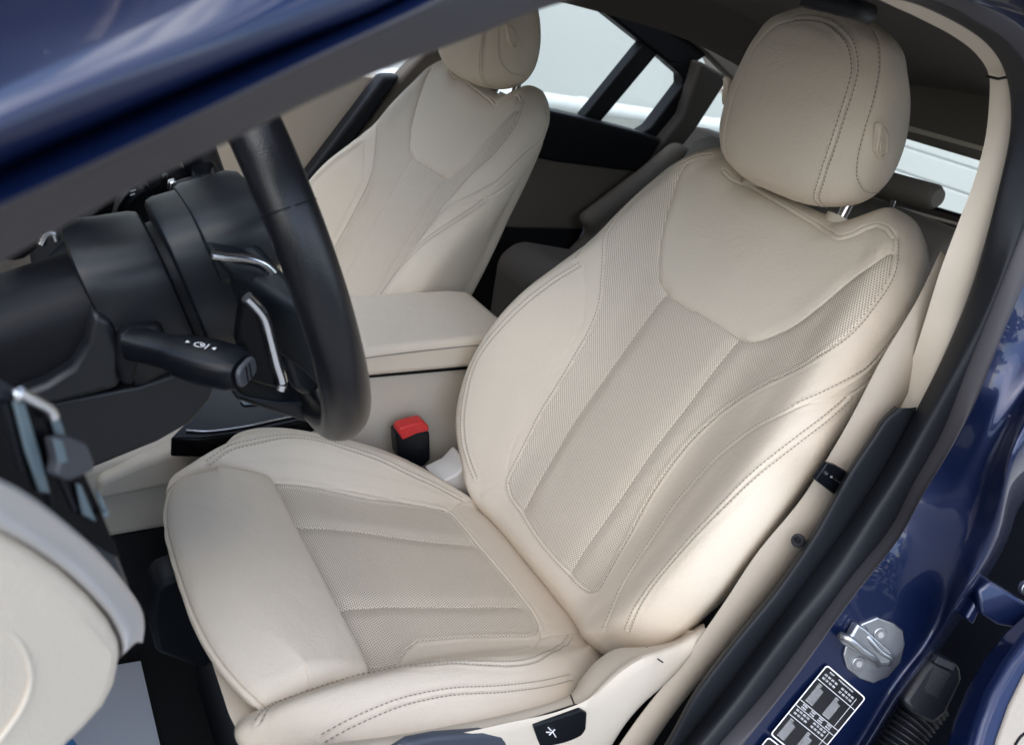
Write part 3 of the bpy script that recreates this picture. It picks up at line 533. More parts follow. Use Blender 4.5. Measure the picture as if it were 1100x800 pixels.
# hub body: extruded across the car
def yprism(name, pts, y0, y1, m, parent, bevel=.006, seg=4):
    P = np.array(pts, float); return prism(name, P, (0, y1-y0, 0), m, parent, bevel=bevel, seg=seg)
def lofted(name, secs, m, parent, bevel=0):
    G_ = np.array(secs); n = G_.shape[1]; F_ = gridfaces(len(G_), n, wu=True).tolist()+[list(range(n))[::-1], list(range((len(G_)-1)*n, len(G_)*n))]
    return obj(name, G_.reshape(-1, 3), F_, m, parent, bevel=bevel, seg=3, sharp=38)
def ringat(c, w_, h_, ax1, ax2, n=8, p=3.5):
    t = np.linspace(0, 2*np.pi, n, endpoint=False)+np.pi/n
    return [np.array(c)+ax1*w_*np.sign(math.cos(k))*abs(math.cos(k))**(2/p)+ax2*h_*np.sign(math.sin(k))*abs(math.sin(k))**(2/p) for k in t]
def aring(c, a0, b0, A, Bt, Bb, p=3.2, n=80):
    t = np.linspace(0, 2*np.pi, n, endpoint=False)+np.pi/n; out_ = []
    for k in t:
        s_ = np.sign(math.sin(k))*abs(math.sin(k))**(2/p); out_.append(wp(a0+A*np.sign(math.cos(k))*abs(math.cos(k))**(2/p), b0+(Bt if s_ > 0 else Bb)*s_, c))
    return out_
def wring(b_, c, w_, h_, n=64, p=4.5): return ringat(wp(0, b_, c), w_, h_, np.array([0, 1., 0]), WV, n, p)
hub_m = mat('hub_plastic', (.006, .0085, .012), .40, bump=.22, bscale=1100, spec=.42)
lofted('hub', [aring(c, -.030, .008, A*k, .044*k, .080*k) for c, A, k in ((-.074, .055, .9), (-.072, .055, .97), (-.067, .055, 1.0), (-.030, .055, .99), (-.014, .054, .95), (-.008, .052, .85), (-.006, .05, .6))], hub_m, sw)
lofted('airbag_pad', [aring(c, -.030, .016, .059*k, .038*k, .026*k) for c, k in ((-.050, .9), (-.048, .97), (-.043, 1.0), (-.006, .99), (.002, .92), (.006, .6))], hub_m, sw)
yprism('spoke', [(-0.4991,-0.105,0.4846),(-0.4819,-0.105,0.4826),(-0.4638,-0.105,0.4783),(-0.4506,-0.105,0.4673),(-0.4409,-0.105,0.4535),(-0.4271,-0.105,0.4453),(-0.4105,-0.105,0.4311),(-0.4014,-0.105,0.3928),(-0.4072,-0.105,0.367),(-0.4185,-0.105,0.361),(-0.431,-0.105,0.3694),(-0.4438,-0.105,0.4043),(-0.4627,-0.105,0.4449),(-0.4842,-0.105,0.4676)], -.105, -.060, hub_m, sw, .010)
lofted('column_neck', [aring(c, -.030, .0, .048, .034, .06) for c in (-.10, -.06)], soft_black, sw)
# left spoke bridges to the rim
obj_pts = []
for k, (aa, bb, cc, hw, th_) in enumerate([(-.075, -.01, -.03, .040, .016), (-.11, -.018, -.022, .034, .013), (-.145, -.03, -.010, .034, .011), (-.178, -.035, 0, .042, .012)]):
    for sx, sy in ((-1, -1), (-1, 1), (1, 1), (1, -1)): obj_pts.append(wp(aa, bb+hw*sx, cc+th_*sy))
F = [[i*4+j, i*4+(j+1) % 4, (i+1)*4+(j+1) % 4, (i+1)*4+j] for i in range(3) for j in range(4)]+[[3, 2, 1, 0], [12, 13, 14, 15]]
obj('spoke', obj_pts, F, hub_m, sw, bevel=.007, seg=4)
obj('spoke', [tuple(np.array([0, 2*.0109, 0])+np.array([1, -1, 1])*np.array(p)) for p in obj_pts], [f[::-1] for f in F], black_plastic, sw, bevel=.007, seg=4)
yprism('lower_spoke', [(-0.4646,-0.02,0.3381),(-0.444,-0.02,0.3169),(-0.4108,-0.02,0.3064),(-0.3837,-0.02,0.3034),(-0.3753,-0.02,0.294),(-0.3721,-0.02,0.2809),(-0.3773,-0.02,0.2772),(-0.3871,-0.02,0.2828),(-0.3986,-0.02,0.2884),(-0.4188,-0.02,0.2971),(-0.4495,-0.02,0.3126)], -.02, .03, hub_m, sw, .006)
lspo = []
for (aa, bb, cc, hw, th_) in [(.0, -.055, -.045, .03, .012), (0, -.10, -.03, .024, .010), (0, -.135, -.012, .020, .008), (0, -.165, 0, .020, .007)]:
    for sx, sy in ((-1, -1), (-1, 1), (1, 1), (1, -1)): lspo.append(wp(aa+hw*sx, bb, cc+th_*sy))
obj('spoke', lspo, F, black_plastic, sw, bevel=.006, seg=4)
tube('metal_trim', [(-0.4992,-0.105,0.4859),(-0.4884,-0.105,0.4846),(-0.4734,-0.105,0.4833),(-0.4625,-0.105,0.4791),(-0.4544,-0.105,0.4717),(-0.4481,-0.105,0.4627),(-0.4442,-0.105,0.4581)], .0030, chrome, sw, m=40, n=10)
pdl = yprism('shift_paddle', [(-0.4844,-0.135,0.4665),(-0.4807,-0.135,0.4692),(-0.4737,-0.135,0.4605),(-0.4664,-0.135,0.4501),(-0.4592,-0.135,0.4273),(-0.4512,-0.135,0.3984),(-0.4519,-0.135,0.3904),(-0.4642,-0.135,0.3948),(-0.4762,-0.135,0.4007),(-0.4809,-0.135,0.4112),(-0.4867,-0.135,0.432),(-0.4862,-0.135,0.4451)], -.135, -.122, gloss_black, sw, .003)
tube('paddle_edge', [(-0.4836,-0.1385,0.4688),(-0.4774,-0.1385,0.4623),(-0.4703,-0.1385,0.4527),(-0.4651,-0.1385,0.437),(-0.4586,-0.1385,0.4152),(-0.4529,-0.1385,0.3973),(-0.4539,-0.1385,0.3926)], .0042, chrome, pdl, m=40, n=10)
pdl2 = pdl.copy(); C.objects.link(pdl2); pdl2.data = pdl.data; pdl2.parent = sw; pdl2.location = (0, .272, 0)
# column shroud ------------------------------------------------
col = thing('steering_column', 'black plastic steering column shroud behind the wheel', 'steering column', (-0.5416,0,0.3735))
shroud_m = mat('grained_plastic', (.0085, .0095, .012), .36, bump=.22, bscale=1100, spec=.38, var=.12, vscale=30)
lofted('upper_shroud', [aring(c, -.030, 0, A*k, t_*k, b_*k, 3.6) for c, A, t_, b_, k in ((-.080, .054, .043, .072, .93), (-.082, .055, .044, .072, .985), (-.088, .0565, .0455, .073, 1.0), (-.11, .058, .049, .076, 1), (-.128, .059, .053, .080, 1), (-.134, .059, .054, .080, .98), (-.136, .059, .054, .08, .9))], shroud_m, col)
lofted('rear_shroud', [aring(c, -.03, -.01, .048, .042, .07) for c in (-.13, -.19, -.30)], soft_black, col)
yprism('upper_shroud', [(-0.5711,-0.082,0.4341),(-0.5584,-0.082,0.4264),(-0.5512,-0.082,0.3997),(-0.5538,-0.082,0.3702),(-0.5963,-0.082,0.3597),(-0.6202,-0.082,0.3586),(-0.6184,-0.082,0.3714),(-0.6013,-0.082,0.378),(-0.5849,-0.082,0.3901),(-0.5751,-0.082,0.4103)], -.082, -.03, shroud_m, col, .010, 5)
yprism('lower_shroud', [(-0.6188,-0.075,0.3558),(-0.554,-0.075,0.3654),(-0.5399,-0.075,0.3673),(-0.5068,-0.075,0.3783),(-0.4869,-0.075,0.3707),(-0.4831,-0.075,0.3643),(-0.4874,-0.075,0.3491),(-0.5017,-0.075,0.3288),(-0.526,-0.075,0.3143),(-0.5753,-0.075,0.2956),(-0.6167,-0.075,0.2814)], -.082, .082, shroud_m, col, .022, 6)
yprism('stalk_recess', [(-0.5563,-0.088,0.4167),(-0.5473,-0.088,0.4229),(-0.53,-0.088,0.4236),(-0.5249,-0.088,0.4195),(-0.526,-0.088,0.4073),(-0.5422,-0.088,0.3984),(-0.5465,-0.088,0.3753),(-0.554,-0.088,0.3768),(-0.557,-0.088,0.3957)], -.088, -.070, soft_black, col, .004)
stk_ = thing('indicator_stalk', 'black indicator stalk with white wiper symbols beside the shift paddle', 'stalk', (-0.5382,-0.1,0.4083))
sa = np.array((-0.5469,-0.086,0.4107)); sb = np.array((-0.4866,-0.15,0.4176)); dv = sb-sa; dv /= np.linalg.norm(dv)
s_up = np.cross(dv, np.array([1., 0, 0])); s_up = np.array([.15, -.45, .88]); s_up -= dv*(s_up@dv); s_up /= np.linalg.norm(s_up); s_sd = np.cross(dv, s_up)
secs = []
for k, w_, h_ in ((0, .0135, .0115), (.18, .0130, .0110), (.36, .0135, .0108), (.46, .018, .0125), (.7, .0195, .0135), (.93, .0190, .0130), (1.0, .016, .011)):
    secs.append(ringat(sa+(sb-sa)*k, w_*.86, h_*.98, s_sd, s_up, 16))
lofted('lever', secs, black_plastic, stk_)
tipc = sb+dv*.001; tipq = [tuple(p) for p in ringat(tipc, .0112, .0085, s_sd, s_up, 12)]
cap_ = prism('end_cap', tipq, tuple(dv*.004), mat('cap_grey', (.055, .058, .068), .4), stk_, bevel=.0015)
for q in (-.002, .0025): tube('cap_groove', [tipc+dv*.0046+s_sd*q*1+s_up*-.0065, tipc+dv*.0046+s_sd*q+s_up*.0065], .0006, soft_black, stk_, n=6, up=tuple(s_sd))
# white wiper symbols on the top of the lever
iv, if_ = [], []
def mark(c, pts):
    n = len(iv)
    for (u, v) in pts: iv.append(c+dv*u+s_sd*v+s_up*.0003)
    if_.append(list(range(n, n+len(pts))))
tp = sa+(sb-sa)*.66+s_up*.0137
for r_ in (0,):
    mark(tp, [(-.0115, -.0012), (-.0085, 0), (-.0115, .0012)]); mark(tp, [(.0115, -.0016), (.0085, 0), (.0115, .0016)])
    for k in range(10):
        a0_, a1_ = k*.628, k*.628+.5; mark(tp, [(.0042*math.cos(a0_)-.001, .0028*math.sin(a0_)), (.0042*math.cos(a1_)-.001, .0028*math.sin(a1_)), (.0034*math.cos(a1_)-.001, .0021*math.sin(a1_)), (.0034*math.cos(a0_)-.001, .0021*math.sin(a0_))])
    mark(tp, [(.0045, -.0028), (.0053, -.0028), (.0053, .0028), (.0045, .0028)]); mark(tp, [(-.001, -.0012), (.002, -.0004), (.002, .0004), (-.001, 0)])
obj('symbols', iv, if_, white_print, stk_, smooth=False)
# second stalk on the far side, seen over the shroud
st2 = thing('wiper_stalk', 'black curved stalk on the far side of the steering column', 'stalk', (-0.5104,0.13,0.4462))
yprism('lever', [(-0.5283,0.12,0.4268),(-0.5251,0.12,0.441),(-0.519,0.12,0.4518),(-0.5113,0.12,0.4608),(-0.5021,0.12,0.4648),(-0.4973,0.12,0.4581),(-0.4907,0.12,0.4425),(-0.4872,0.12,0.4281),(-0.5079,0.12,0.4092),(-0.5284,0.12,0.4125)], .12, .15, black_plastic, st2, .006)
tube('symbol', [(-0.5164,0.117,0.4581),(-0.5118,0.117,0.46)], .0008, white_print, st2, n=6); tube('symbol', [(-0.5164,0.117,0.4546),(-0.5126,0.117,0.4565)], .0008, white_print, st2, n=6)
yprism('knob_cap', [(-0.4871,0.1,0.4737),(-0.4809,0.1,0.4758),(-0.4776,0.1,0.4709),(-0.4782,0.1,0.4622),(-0.4861,0.1,0.4609),(-0.4878,0.1,0.4669)], .10, .11, chrome, sw, .002)
# ================================================================ dashboard
dash = thing('dashboard', 'dark dashboard end with air vent, silver strip and beige lower panel', 'dashboard', (-.75, .3, .1))
ex = np.array([-.10, .30, -.16])
D2 = [(-60,520,-.395),(0,545,-.385),(40,575,-.375),(80,610,-.365),(112,650,-.355),(134,698,-.345),(128,742,-.345),(104,778,-.35),(70,808,-.355),(30,850,-.36),(-80,900,-.37)]
prism('lower_panel', [(-0.6493,-0.4,0.5215),(-0.6357,-0.39,0.5011),(-0.6265,-0.382,0.4847),(-0.6161,-0.374,0.464),(-0.6061,-0.367,0.4413),(-0.5977,-0.36,0.4178),(-0.5936,-0.357,0.4017),(-0.5929,-0.357,0.3921),(-0.5957,-0.36,0.3765),(-0.6013,-0.364,0.368),(-0.6108,-0.37,0.364),(-0.6216,-0.376,0.3601),(-0.6375,-0.384,0.3559),(-0.6678,-0.4,0.3672)], (-.06, .22, -.13), beige_grain, dash, bevel=.008, seg=4)
rails('silver_strip', [[(-0.6484,-0.392,0.5318),(-0.6345,-0.382,0.5152),(-0.6266,-0.376,0.5031),(-0.615,-0.368,0.4817),(-0.6034,-0.361,0.4583),(-0.5918,-0.353,0.4297),(-0.5846,-0.349,0.4088),(-0.5832,-0.348,0.3974),(-0.5839,-0.348,0.3868)], [(-0.6482,-0.398,0.5338),(-0.6347,-0.388,0.5165),(-0.627,-0.382,0.5039),(-0.6161,-0.374,0.4831),(-0.605,-0.366,0.459),(-0.5946,-0.359,0.4327),(-0.5878,-0.354,0.4116),(-0.5864,-0.353,0.4022),(-0.5876,-0.353,0.3932)], [(-0.649,-0.402,0.5247),(-0.6355,-0.392,0.5046),(-0.6265,-0.385,0.4892),(-0.6162,-0.376,0.4676),(-0.6063,-0.369,0.4457),(-0.5979,-0.362,0.4225),(-0.5938,-0.358,0.405),(-0.593,-0.358,0.3978),(-0.5934,-0.358,0.3933)], [(-0.6504,-0.385,0.5068),(-0.6359,-0.375,0.4856),(-0.6267,-0.368,0.4701),(-0.6158,-0.36,0.449),(-0.6061,-0.353,0.426),(-0.5975,-0.347,0.4037),(-0.5936,-0.343,0.3854),(-0.5932,-0.343,0.3791),(-0.5936,-0.343,0.3743)]], silver_trim, dash, sub=8, sharp=60)
tube('panel_groove', [(-0.6409,-0.3885,0.4599),(-0.6362,-0.387,0.4514),(-0.6326,-0.3855,0.4411),(-0.6304,-0.384,0.4288),(-0.6306,-0.384,0.4172),(-0.6344,-0.386,0.4068),(-0.6435,-0.39,0.3955)], .0013, beige_plastic, dash, m=60, n=8)
# vent housing
VN = np.array((0.6068,-0.7742,0.1801))
prism('vent_housing', [(-0.6469,-0.3628,0.5482),(-0.6318,-0.3533,0.5378),(-0.6258,-0.3503,0.5309),(-0.6218,-0.3479,0.5275),(-0.6153,-0.3448,0.5185),(-0.6107,-0.3446,0.5042),(-0.6043,-0.3446,0.4828),(-0.5977,-0.3448,0.4598),(-0.5889,-0.3461,0.4244),(-0.584,-0.3479,0.4),(-0.5975,-0.3538,0.4202),(-0.618,-0.3601,0.4623),(-0.6352,-0.367,0.4907),(-0.6501,-0.3741,0.5102)], VN*-.05, mat('vent_body', (.016, .020, .028), .35, spec=.5), dash, bevel=.003)
prism('vent_face', [(-0.6474,-0.365,0.5429),(-0.6301,-0.3547,0.5292),(-0.618,-0.3477,0.5181),(-0.6132,-0.3461,0.5089),(-0.6054,-0.3457,0.4843),(-0.5996,-0.3461,0.4633),(-0.5934,-0.3467,0.4397),(-0.6173,-0.357,0.4756),(-0.6346,-0.365,0.4999),(-0.6496,-0.3728,0.5168)], VN*.001, gloss_black, dash, bevel=.0005)
def vq(name, pts, d, m, par=dash, bv=.0008): return prism(name, pts, VN*d, m, par, bevel=bv)
vq('vent_blade', [(-0.6293,-0.3558,0.5298),(-0.6259,-0.3536,0.5278),(-0.6221,-0.3558,0.5056),(-0.6197,-0.3578,0.4888),(-0.6231,-0.3598,0.4914),(-0.6268,-0.3584,0.5104)], .002, vent_grey)
vq('vent_blade', [(-0.6176,-0.3496,0.5171),(-0.6144,-0.3476,0.5151),(-0.6131,-0.3481,0.5085),(-0.6161,-0.3503,0.509)], .002, vent_grey)
vq('vent_blade', [(-0.6102,-0.3508,0.4869),(-0.6085,-0.3498,0.4854),(-0.6033,-0.3504,0.4654),(-0.6085,-0.3529,0.4723)], .002, vent_grey)
vq('vent_blade', [(-0.6032,-0.3468,0.4809),(-0.6005,-0.3461,0.4746),(-0.5982,-0.3462,0.4665),(-0.5991,-0.3474,0.4642),(-0.6011,-0.3477,0.4697)], .002, vent_grey)
for q in ([(-0.625,-0.3544,0.5186),(-0.6189,-0.3577,0.4838)], [(-0.615,-0.3528,0.4919),(-0.6104,-0.3532,0.4749)], [(-0.6313,-0.3567,0.5298),(-0.6279,-0.3604,0.5025)]): tube('vent_slat', q, .0012, black_plastic, dash, n=6)
vq('vent_frame', [(-0.6294,-0.3561,0.5342),(-0.6273,-0.3545,0.5342),(-0.626,-0.354,0.5319),(-0.6256,-0.3545,0.5287),(-0.6294,-0.357,0.5305)], .003, chrome, dash, .001)
tube('vent_frame', [(-0.6267,-0.3567,0.5335),(-0.6222,-0.3545,0.5283),(-0.617,-0.3519,0.5217),(-0.6159,-0.3519,0.5183)], .0022, chrome, dash, n=10, m=24)
kb = vq('vent_slider', [(-0.6202,-0.354,0.5124),(-0.6154,-0.3506,0.5108),(-0.609,-0.3471,0.5043),(-0.6067,-0.3475,0.4949),(-0.6072,-0.3486,0.4921),(-0.6124,-0.3525,0.493),(-0.6165,-0.3555,0.4936),(-0.6208,-0.3577,0.4985),(-0.6192,-0.3554,0.5031)], .007, mat('slider_grey', (.04, .042, .05), .4, bump=.2, bscale=600), dash, .002)
vq('slider_inlay', [(-0.6174,-0.3604,0.5153),(-0.6146,-0.3588,0.513),(-0.6128,-0.3596,0.5036),(-0.6161,-0.3619,0.5045)], .0008, vent_grey, kb, .0003)
disc('vent_wheel', [(-0.5989,-0.3491,0.4674)][0], VN, .0016, .001, vent_grey, dash)
# dash body, cluster hood
prism('dash_body', [(-1.25, -.36, .38), (-.74, -.36, .42), (-.70, -.33, .30), (-.68, -.33, .20), (-.72, -.33, .02), (-1.2, -.36, -.1)], (0, 1.56, 0), soft_black, dash, bevel=.03, seg=4)
prism('dash_trim', [(-.715, .2, .31), (-.690, .2, .30), (-.675, .2, .23), (-.70, .2, .22)], (0, .95, 0), beige_grain, dash, bevel=.008)
yprism('cluster_hood', [(-0.6108,0,0.4239),(-0.5854,0,0.4574),(-0.5539,0,0.4876),(-0.5284,0,0.5213),(-0.5828,0,0.5304),(-0.6429,0,0.4527)], -.12, .12, soft_black, dash, .02)
yprism('cluster_hood', [(-0.597,0.17,0.3453),(-0.5711,0.17,0.3777),(-0.5405,0.17,0.4102),(-0.5081,0.17,0.4468),(-0.4819,0.17,0.4685),(-0.4536,0.17,0.464),(-0.4389,0.17,0.4265),(-0.4554,0.17,0.3809),(-0.5253,0.17,0.3196)], .17, .34, soft_black, dash, .02)
yprism('cluster_rim', [(-0.579,0.03,0.4524),(-0.575,0.03,0.4593),(-0.5699,0.03,0.4595),(-0.5714,0.03,0.4503),(-0.5768,0.03,0.4409)], .0, .02, chrome, dash, .002)
tube('cluster_rim', [(-0.5964,-0.02,0.4598),(-0.5927,-0.02,0.4669),(-0.5891,-0.02,0.4684),(-0.587,-0.02,0.4628)], .003, chrome, dash, m=20)
# pedals and footwell
pe = thing('pedal', 'dark pedal pad in the shadowed footwell', 'pedal', (-.9, .05, -.2))
prism('pad', [(-.86, .0, -.10), (-.86, .07, -.10), (-.82, .07, -.2), (-.82, 0, -.2)], (-.015, 0, -.008), rubber, pe, bevel=.005)
prism('arm', [(-.88, .03, -.12), (-.88, .045, -.12), (-.95, .045, .05), (-.95, .03, .05)], (-.01, 0, 0), black_plastic, pe, bevel=.003)
pm = thing('paper_mat', 'pale blue protective paper mat lying on the black footwell carpet', 'paper mat', (-0.5154,0.1943,-0.305))
prism('sheet', [(-0.7162,0.3209,-0.312),(-0.5274,0.2804,-0.312),(-0.4771,0.2744,-0.312),(-0.4775,0.2199,-0.312),(-0.4782,0.1211,-0.312),(-0.4799,0.0342,-0.312),(-0.6354,-0.0614,-0.312),(-0.7906,0.053,-0.312)], (0, 0, .0012), paper, pm)
obj('print', [(-0.5908,0.1654,-0.3095),(-0.5837,0.1716,-0.3095),(-0.5773,0.1705,-0.3095),(-0.5739,0.1615,-0.3095),(-0.5731,0.1491,-0.3095),(-0.5802,0.1432,-0.3095),(-0.5884,0.1466,-0.3095)], [[0, 1, 2, 3, 4, 5, 6]], paper_blue, pm, smooth=False)
# ================================================================ centre console
con = thing('center_console', 'beige centre console with padded armrest lid and gloss black shifter panel', 'console', (-.2, .38, -.3))
# side wall of the console, between the seats
prism('side_panel', [(-.70, .30, -.090), (-.70, .30, .0), (-.56, .30, .03), (-.42, .30, .055), (-.24, .30, .075), (-.17, .30, .138), (.06, .30, .140), (.10, .30, .10), (.12, .30, -.090)], (0, .17, 0), beige_plastic, con, bevel=.012, seg=4)
prism('lower_carpet', [(-.9, .303, -.32), (-.9, .303, -.09), (.12, .303, -.09), (.12, .303, -.32)], (0, .15, 0), carpet, con)
prism('side_panel_upper', [(-0.5284,0.285,-0.0138),(-0.5279,0.285,0.0205),(-0.4786,0.285,0.0413),(-0.4215,0.285,0.0575),(-0.3585,0.285,0.0634),(-0.2964,0.285,0.064),(-0.2539,0.285,0.0484),(-0.2914,0.285,0.005),(-0.4197,0.285,-0.0043)], (0, .03, 0), beige_plastic, con, bevel=.010, seg=4)
lid = prism('armrest_lid', [(-.20, .282, .143), (-.20, .282, .168), (-.182, .282, .188), (-.14, .282, .193), (.04, .282, .200), (.085, .282, .196), (.10, .282, .182), (.105, .282, .146)], (0, .185, 0), leather, con, bevel=.014, seg=5)
tube('lid_seam', [(-.195, .2815, .176), (-.12, .2812, .181), (.0, .2812, .186), (.09, .2815, .184)], .0010, thread, lid, n=6, m=60)
prism('lid_hinge_shadow', [(-.19, .290, .138), (.09, .290, .139), (.09, .290, .145), (-.19, .290, .144)], (0, .16, 0), soft_black, con)
sp_ = prism('shifter_panel', [(-0.4448,0.2706,0.085),(-0.4215,0.3001,0.085),(-0.4,0.3449,0.085),(-0.3634,0.4398,0.085),(-0.1845,0.4315,0.085),(-0.225,0.2981,0.085),(-0.2677,0.2754,0.085),(-0.3535,0.2619,0.085),(-0.4102,0.2606,0.085)], (0, 0, -.03), gloss_black, con, bevel=.003)
tube('panel_edge', [(-0.4233,0.2809,0.087),(-0.3991,0.2734,0.087),(-0.3502,0.2747,0.087),(-0.2988,0.2836,0.087),(-0.244,0.2932,0.087)], .0016, chrome, sp_, m=40, n=8)
prism('button', [(-0.3376,0.3411,0.088),(-0.3197,0.3485,0.088),(-0.3033,0.3401,0.088),(-0.312,0.3284,0.088),(-0.3353,0.3302,0.088)], (0, 0, -.003), vent_grey, sp_, bevel=.001)
prism('button', [(-0.2858,0.3261,0.088),(-0.243,0.329,0.088),(-0.2438,0.3182,0.088),(-0.2819,0.3121,0.088)], (0, 0, -.003), vent_grey, sp_, bevel=.001)

prism('rear_console', [(.10, .30, -.32), (.10, .30, .12), (.20, .30, .11), (.24, .30, -.32)], (0, .16, 0), soft_black, con, bevel=.02, seg=4)
# buckle
bk_ = thing('belt_buckle', 'black seat belt buckle with red release button beside the console', 'buckle', (-0.0825,0.262,0.0033))
prism('housing', [(-0.1251,0.255,0.056),(-0.1193,0.255,0.0585),(-0.0748,0.255,0.0593),(-0.0661,0.255,0.0477),(-0.0547,0.255,-0.0037),(-0.0658,0.255,-0.0164),(-0.0809,0.255,-0.0156),(-0.1144,0.255,0.0096)], (0, .026, .0), black_plastic, bk_, bevel=.004)
prism('release_button', [(-0.1231,0.2535,0.0583),(-0.1213,0.2535,0.0665),(-0.1032,0.2535,0.0708),(-0.083,0.2535,0.0732),(-0.0714,0.2535,0.0632),(-0.0697,0.2535,0.0544),(-0.0904,0.2535,0.0521),(-0.1128,0.2535,0.0433)], (0, .022, 0), red_plastic, bk_, bevel=.0025)
# ================================================================ rear bench
rb = thing('rear_bench', 'shadowed beige rear seat bench behind the front seats', 'bench seat', (1.0, .45, -.3))
prism('seat', [(.62, -.24, -.25), (.60, -.24, .0), (.66, -.24, .05), (1.05, -.24, .0), (1.1, -.24, -.25)], (0, 1.40, 0), shaded_beige, rb, bevel=.04, seg=5)
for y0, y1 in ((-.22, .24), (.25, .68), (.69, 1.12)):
    prism('backrest', [(1.02, y0, .0), (1.20, y0, .39), (1.26, y0, .415), (1.32, y0, .39), (1.20, y0, -.05)], (0, y1-y0, 0), shaded_beige, rb, bevel=.025, seg=5)
quad('side_bolster', [(1.0765,1.12,0.2783),(1.1752,1.12,0.3712),(1.293,1.12,0.3375),(1.2469,1.12,0.0584),(1.0074,1.12,-0.1679),(0.7217,1.12,-0.19),(0.8227,1.12,-0.0537),(0.9283,1.12,0.0675),(0.8709,1.12,0.11)], (0, .07, 0), shaded_beige, .03, rb)
rh = [np.array([(1.14,0.5438,0.4554),(1.14,0.2928,0.4755)][k]) for k in (0, 1)]
tube('headrest', [rh[0], rh[0]*.5+rh[1]*.5, rh[1]-(rh[1]-rh[0])*.04, rh[1]], [.036, .036, .034, .026], shaded_beige, rb, n=28, ry=[.03, .03, .028, .02])
tube('post', [rh[0]*.4+rh[1]*.6+np.array([.01, 0, -.06]), rh[0]*.4+rh[1]*.6], .006, chrome, rb)
for yc in (.80,):
    h = prism('headrest', [(1.30, yc-.12, .435), (1.28, yc-.12, .475), (1.30, yc-.12, .505), (1.35, yc-.12, .51), (1.38, yc-.12, .48), (1.36, yc-.12, .44)], (0, .24, 0), shaded_beige, rb, bevel=.015, seg=4)
    for d_ in (-.06, .06): tube('post', [(1.33, yc+d_, .40), (1.33, yc+d_, .45)], .006, chrome, h)
# grab handle on the far roof side
gh = thing('grab_handle', 'dark grab handle under the headliner above driver headrest', 'handle', (1.03, .70, .74))
tube('grip', [(-0.0865,-0.1823,0.735),(-0.0743,-0.1966,0.735),(-0.0587,-0.2064,0.735),(-0.0177,-0.1971,0.735)], .006, soft_black, gh, m=30, ry=.008)
